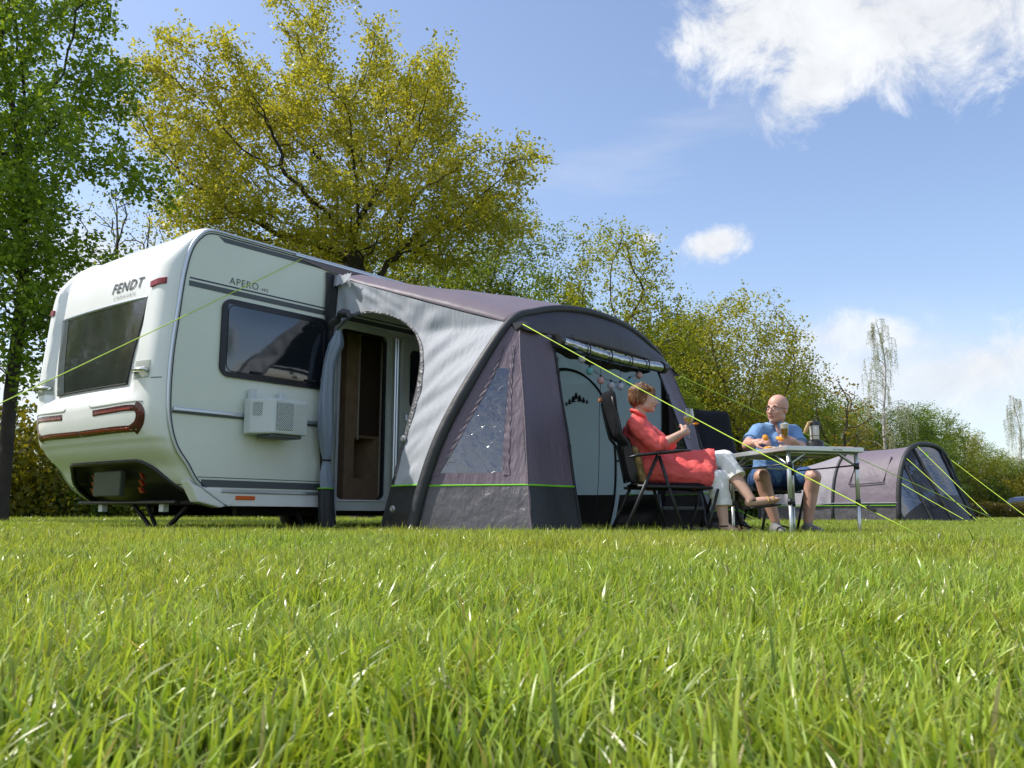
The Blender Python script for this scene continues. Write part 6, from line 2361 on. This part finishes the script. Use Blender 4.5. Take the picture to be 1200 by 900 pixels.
# sloping clear porch front
front = tarch(0); cen = TL(.0, TW / 2, 0)
def porch(k, t):
    p = front[k]
    a = (p - T0).dot(TB); z = p.z
    s = (.95 * (1 - (z / TH)) ** 1.0) * t
    q = TL(s, TW / 2 + (a - TW / 2) * (1 - .18 * t * 0), z * 1.0)
    return q
nF = 28
lowc = [TL(.95 * math.sin(math.pi * k / nF), TW / 2 - math.cos(math.pi * k / nF) * TW / 2, 0.0) for k in range(nF + 1)]
rows = []
for k in range(nF + 1):
    rows.append([front[k].lerp(lowc[k], t / 8) + V((0, 0, 0)) for t in range(9)])
b = MB(); b.grid([r[:6] for r in rows]); b.build('clear_front', vinyl('tent_vinyl', (.42, .46, .46), .22, .5, 3), ft_, smooth=True)
b = MB(); b.grid([r[5:] for r in rows]); b.build('mudskirt', M['mudb'], ft_, smooth=True)
for k in (7, 11, 17, 21):
    b = MB(); b.tube([p + TA * .02 for p in rows[k]], .035, 6); b.build('zip', M['char'], ft_, smooth=True)
b = MB(); b.grid([[p.lerp(q, t) for p, q in ((rows[k][0], rows[k][6]) for k in range(7, 12))] for t in (0, .25, .5, .75, 1)]); b.build('mesh_panel', mat('mesh_grey', (.07, .07, .08), .5, transl=.2), ft_, smooth=True)
b = MB(); g_ = rows[13][1] + TA * .05
b.add([g_ + V((-.05, 0, 0)), g_ + V((0, 0, -.06)), g_ + V((.05, 0, 0)), g_ + V((0, 0, .06))], [(0, 1, 2, 3)]); b.build('emblem', M['green'], ft_)
for (k, s_, px, y, lab) in ((8, 0, 1150, 19.5, 'neon guy rope from the near side of the far tent porch'), (12, 0, 1170, 19, 'neon guy rope from the upper porch arch of the far tent'), (19, 0, 1215, 19.5, 'neon guy rope from the far side of the tent porch'), (4, 0, 1140, 19.8, 'low neon guy rope of the far tent porch')):
    e_ = at(px, 606, y); e_.z = GZ
    rope('guy_rope', lab, [front[k] + TA * .03, e_], r=.007, group='neon guy ropes', sag=.01)

# ================================================================== parked cars beyond the hedge
def make_car(label, c, fwd, paint):
    t = thing('parked_car', label, 'car', c, 0, 'cars parked beyond the meadow')
    F_v = V(fwd).normalized(); S_v = V((F_v.y, -F_v.x, 0))
    W3 = lambda x, y, z: V(c) + F_v * x + S_v * y + V((0, 0, z))
    side = [(-2.2, .35), (-2.25, .75), (-2.15, 1.0), (-1.75, 1.08), (-1.35, 1.42), (-.3, 1.48), (.35, 1.40), (1.05, 1.0), (1.95, .88), (2.2, .70), (2.22, .35)]
    c2 = cat(side, 4)
    rows = []
    for yy in (-.86, -.84, -.78, -.5, 0, .5, .78, .84, .86):
        k = 1 - .10 * (abs(yy) / .86) ** 6
        rows.append([W3(p.x * (1 - .02 * (abs(yy) / .86) ** 4), yy * (1 if p.y < 1.0 else 1 - .35 * (p.y - 1.0)), p.y * (k if p.y > .9 else 1) if p.y > .4 else p.y) for p in c2])
    b = MB(); b.grid(rows); b.add(rows[0], [tuple(range(len(rows[0])))]); b.add(rows[-1], [tuple(range(len(rows[0])))]); b.build('body', paint, t, smooth=True, auto=40)
    for sy in (-1, 1):
        g4 = [(-1.55, 1.10), (-1.25, 1.35), (-.3, 1.40), (.3, 1.33), (.85, 1.05)]
        b = MB(); vv = [W3(x, sy * (.885 - .35 * (z - 1.0)), z) for x, z in g4]; b.add(vv, [tuple(range(5))]); b.build('side_window', M['acryl'], t)
        for x in (-1.4, 1.4):
            b = MB(); b.lathe(W3(x, sy * .70 - (.0 if sy > 0 else .2), .32), [(.2, 0), (.31, .0), (.32, .1), (.31, .2), (.2, .2)], 20, S_v); wh_ = b.build('wheel', M['rubber'], t, smooth=True, auto=40)
            b = MB(); b.lathe(W3(x, sy * .70 - (.0 if sy > 0 else .2), .32), [(.01, -.004), (.19, -.004), (.19, .204), (.01, .204)], 14, S_v); b.build('rim', M['alu'], wh_)
        b = MB(); b.box(W3(-2.20, sy * .66, .82), (.10, .30, .16), Matrix((F_v, S_v, V((0, 0, 1)))).transposed()); b.build('tail_light', M['redl'], t, bevel=.02)
        b = MB(); b.box(W3(2.14, sy * .62, .70), (.12, .32, .14), Matrix((F_v, S_v, V((0, 0, 1)))).transposed()); b.build('headlight', M['frost'], t, bevel=.02)
    b = MB(); b.add([W3(-1.78, -.70, 1.10), W3(-1.78, .70, 1.10), W3(-1.40, .62, 1.40), W3(-1.40, -.62, 1.40)], [(0, 1, 2, 3)]); b.build('rear_window', M['acryl'], t)
    b = MB(); b.add([W3(1.02, -.70, 1.05), W3(1.02, .70, 1.05), W3(.42, .62, 1.39), W3(.42, -.62, 1.39)], [(0, 1, 2, 3)]); b.build('windscreen', M['acryl'], t)
    return t


cc_ = at(1212, 600, 56); cc_.z = .02
make_car('dark blue parked car with red tail light above the hedge at the right edge', cc_, (.85, .5, 0), M['carpaint'])
cc_ = at(1108, 600, 56); cc_.z = 0
make_car('pale blue parked car half hidden behind the far tent', cc_, (.9, -.35, 0), M['carblue'])
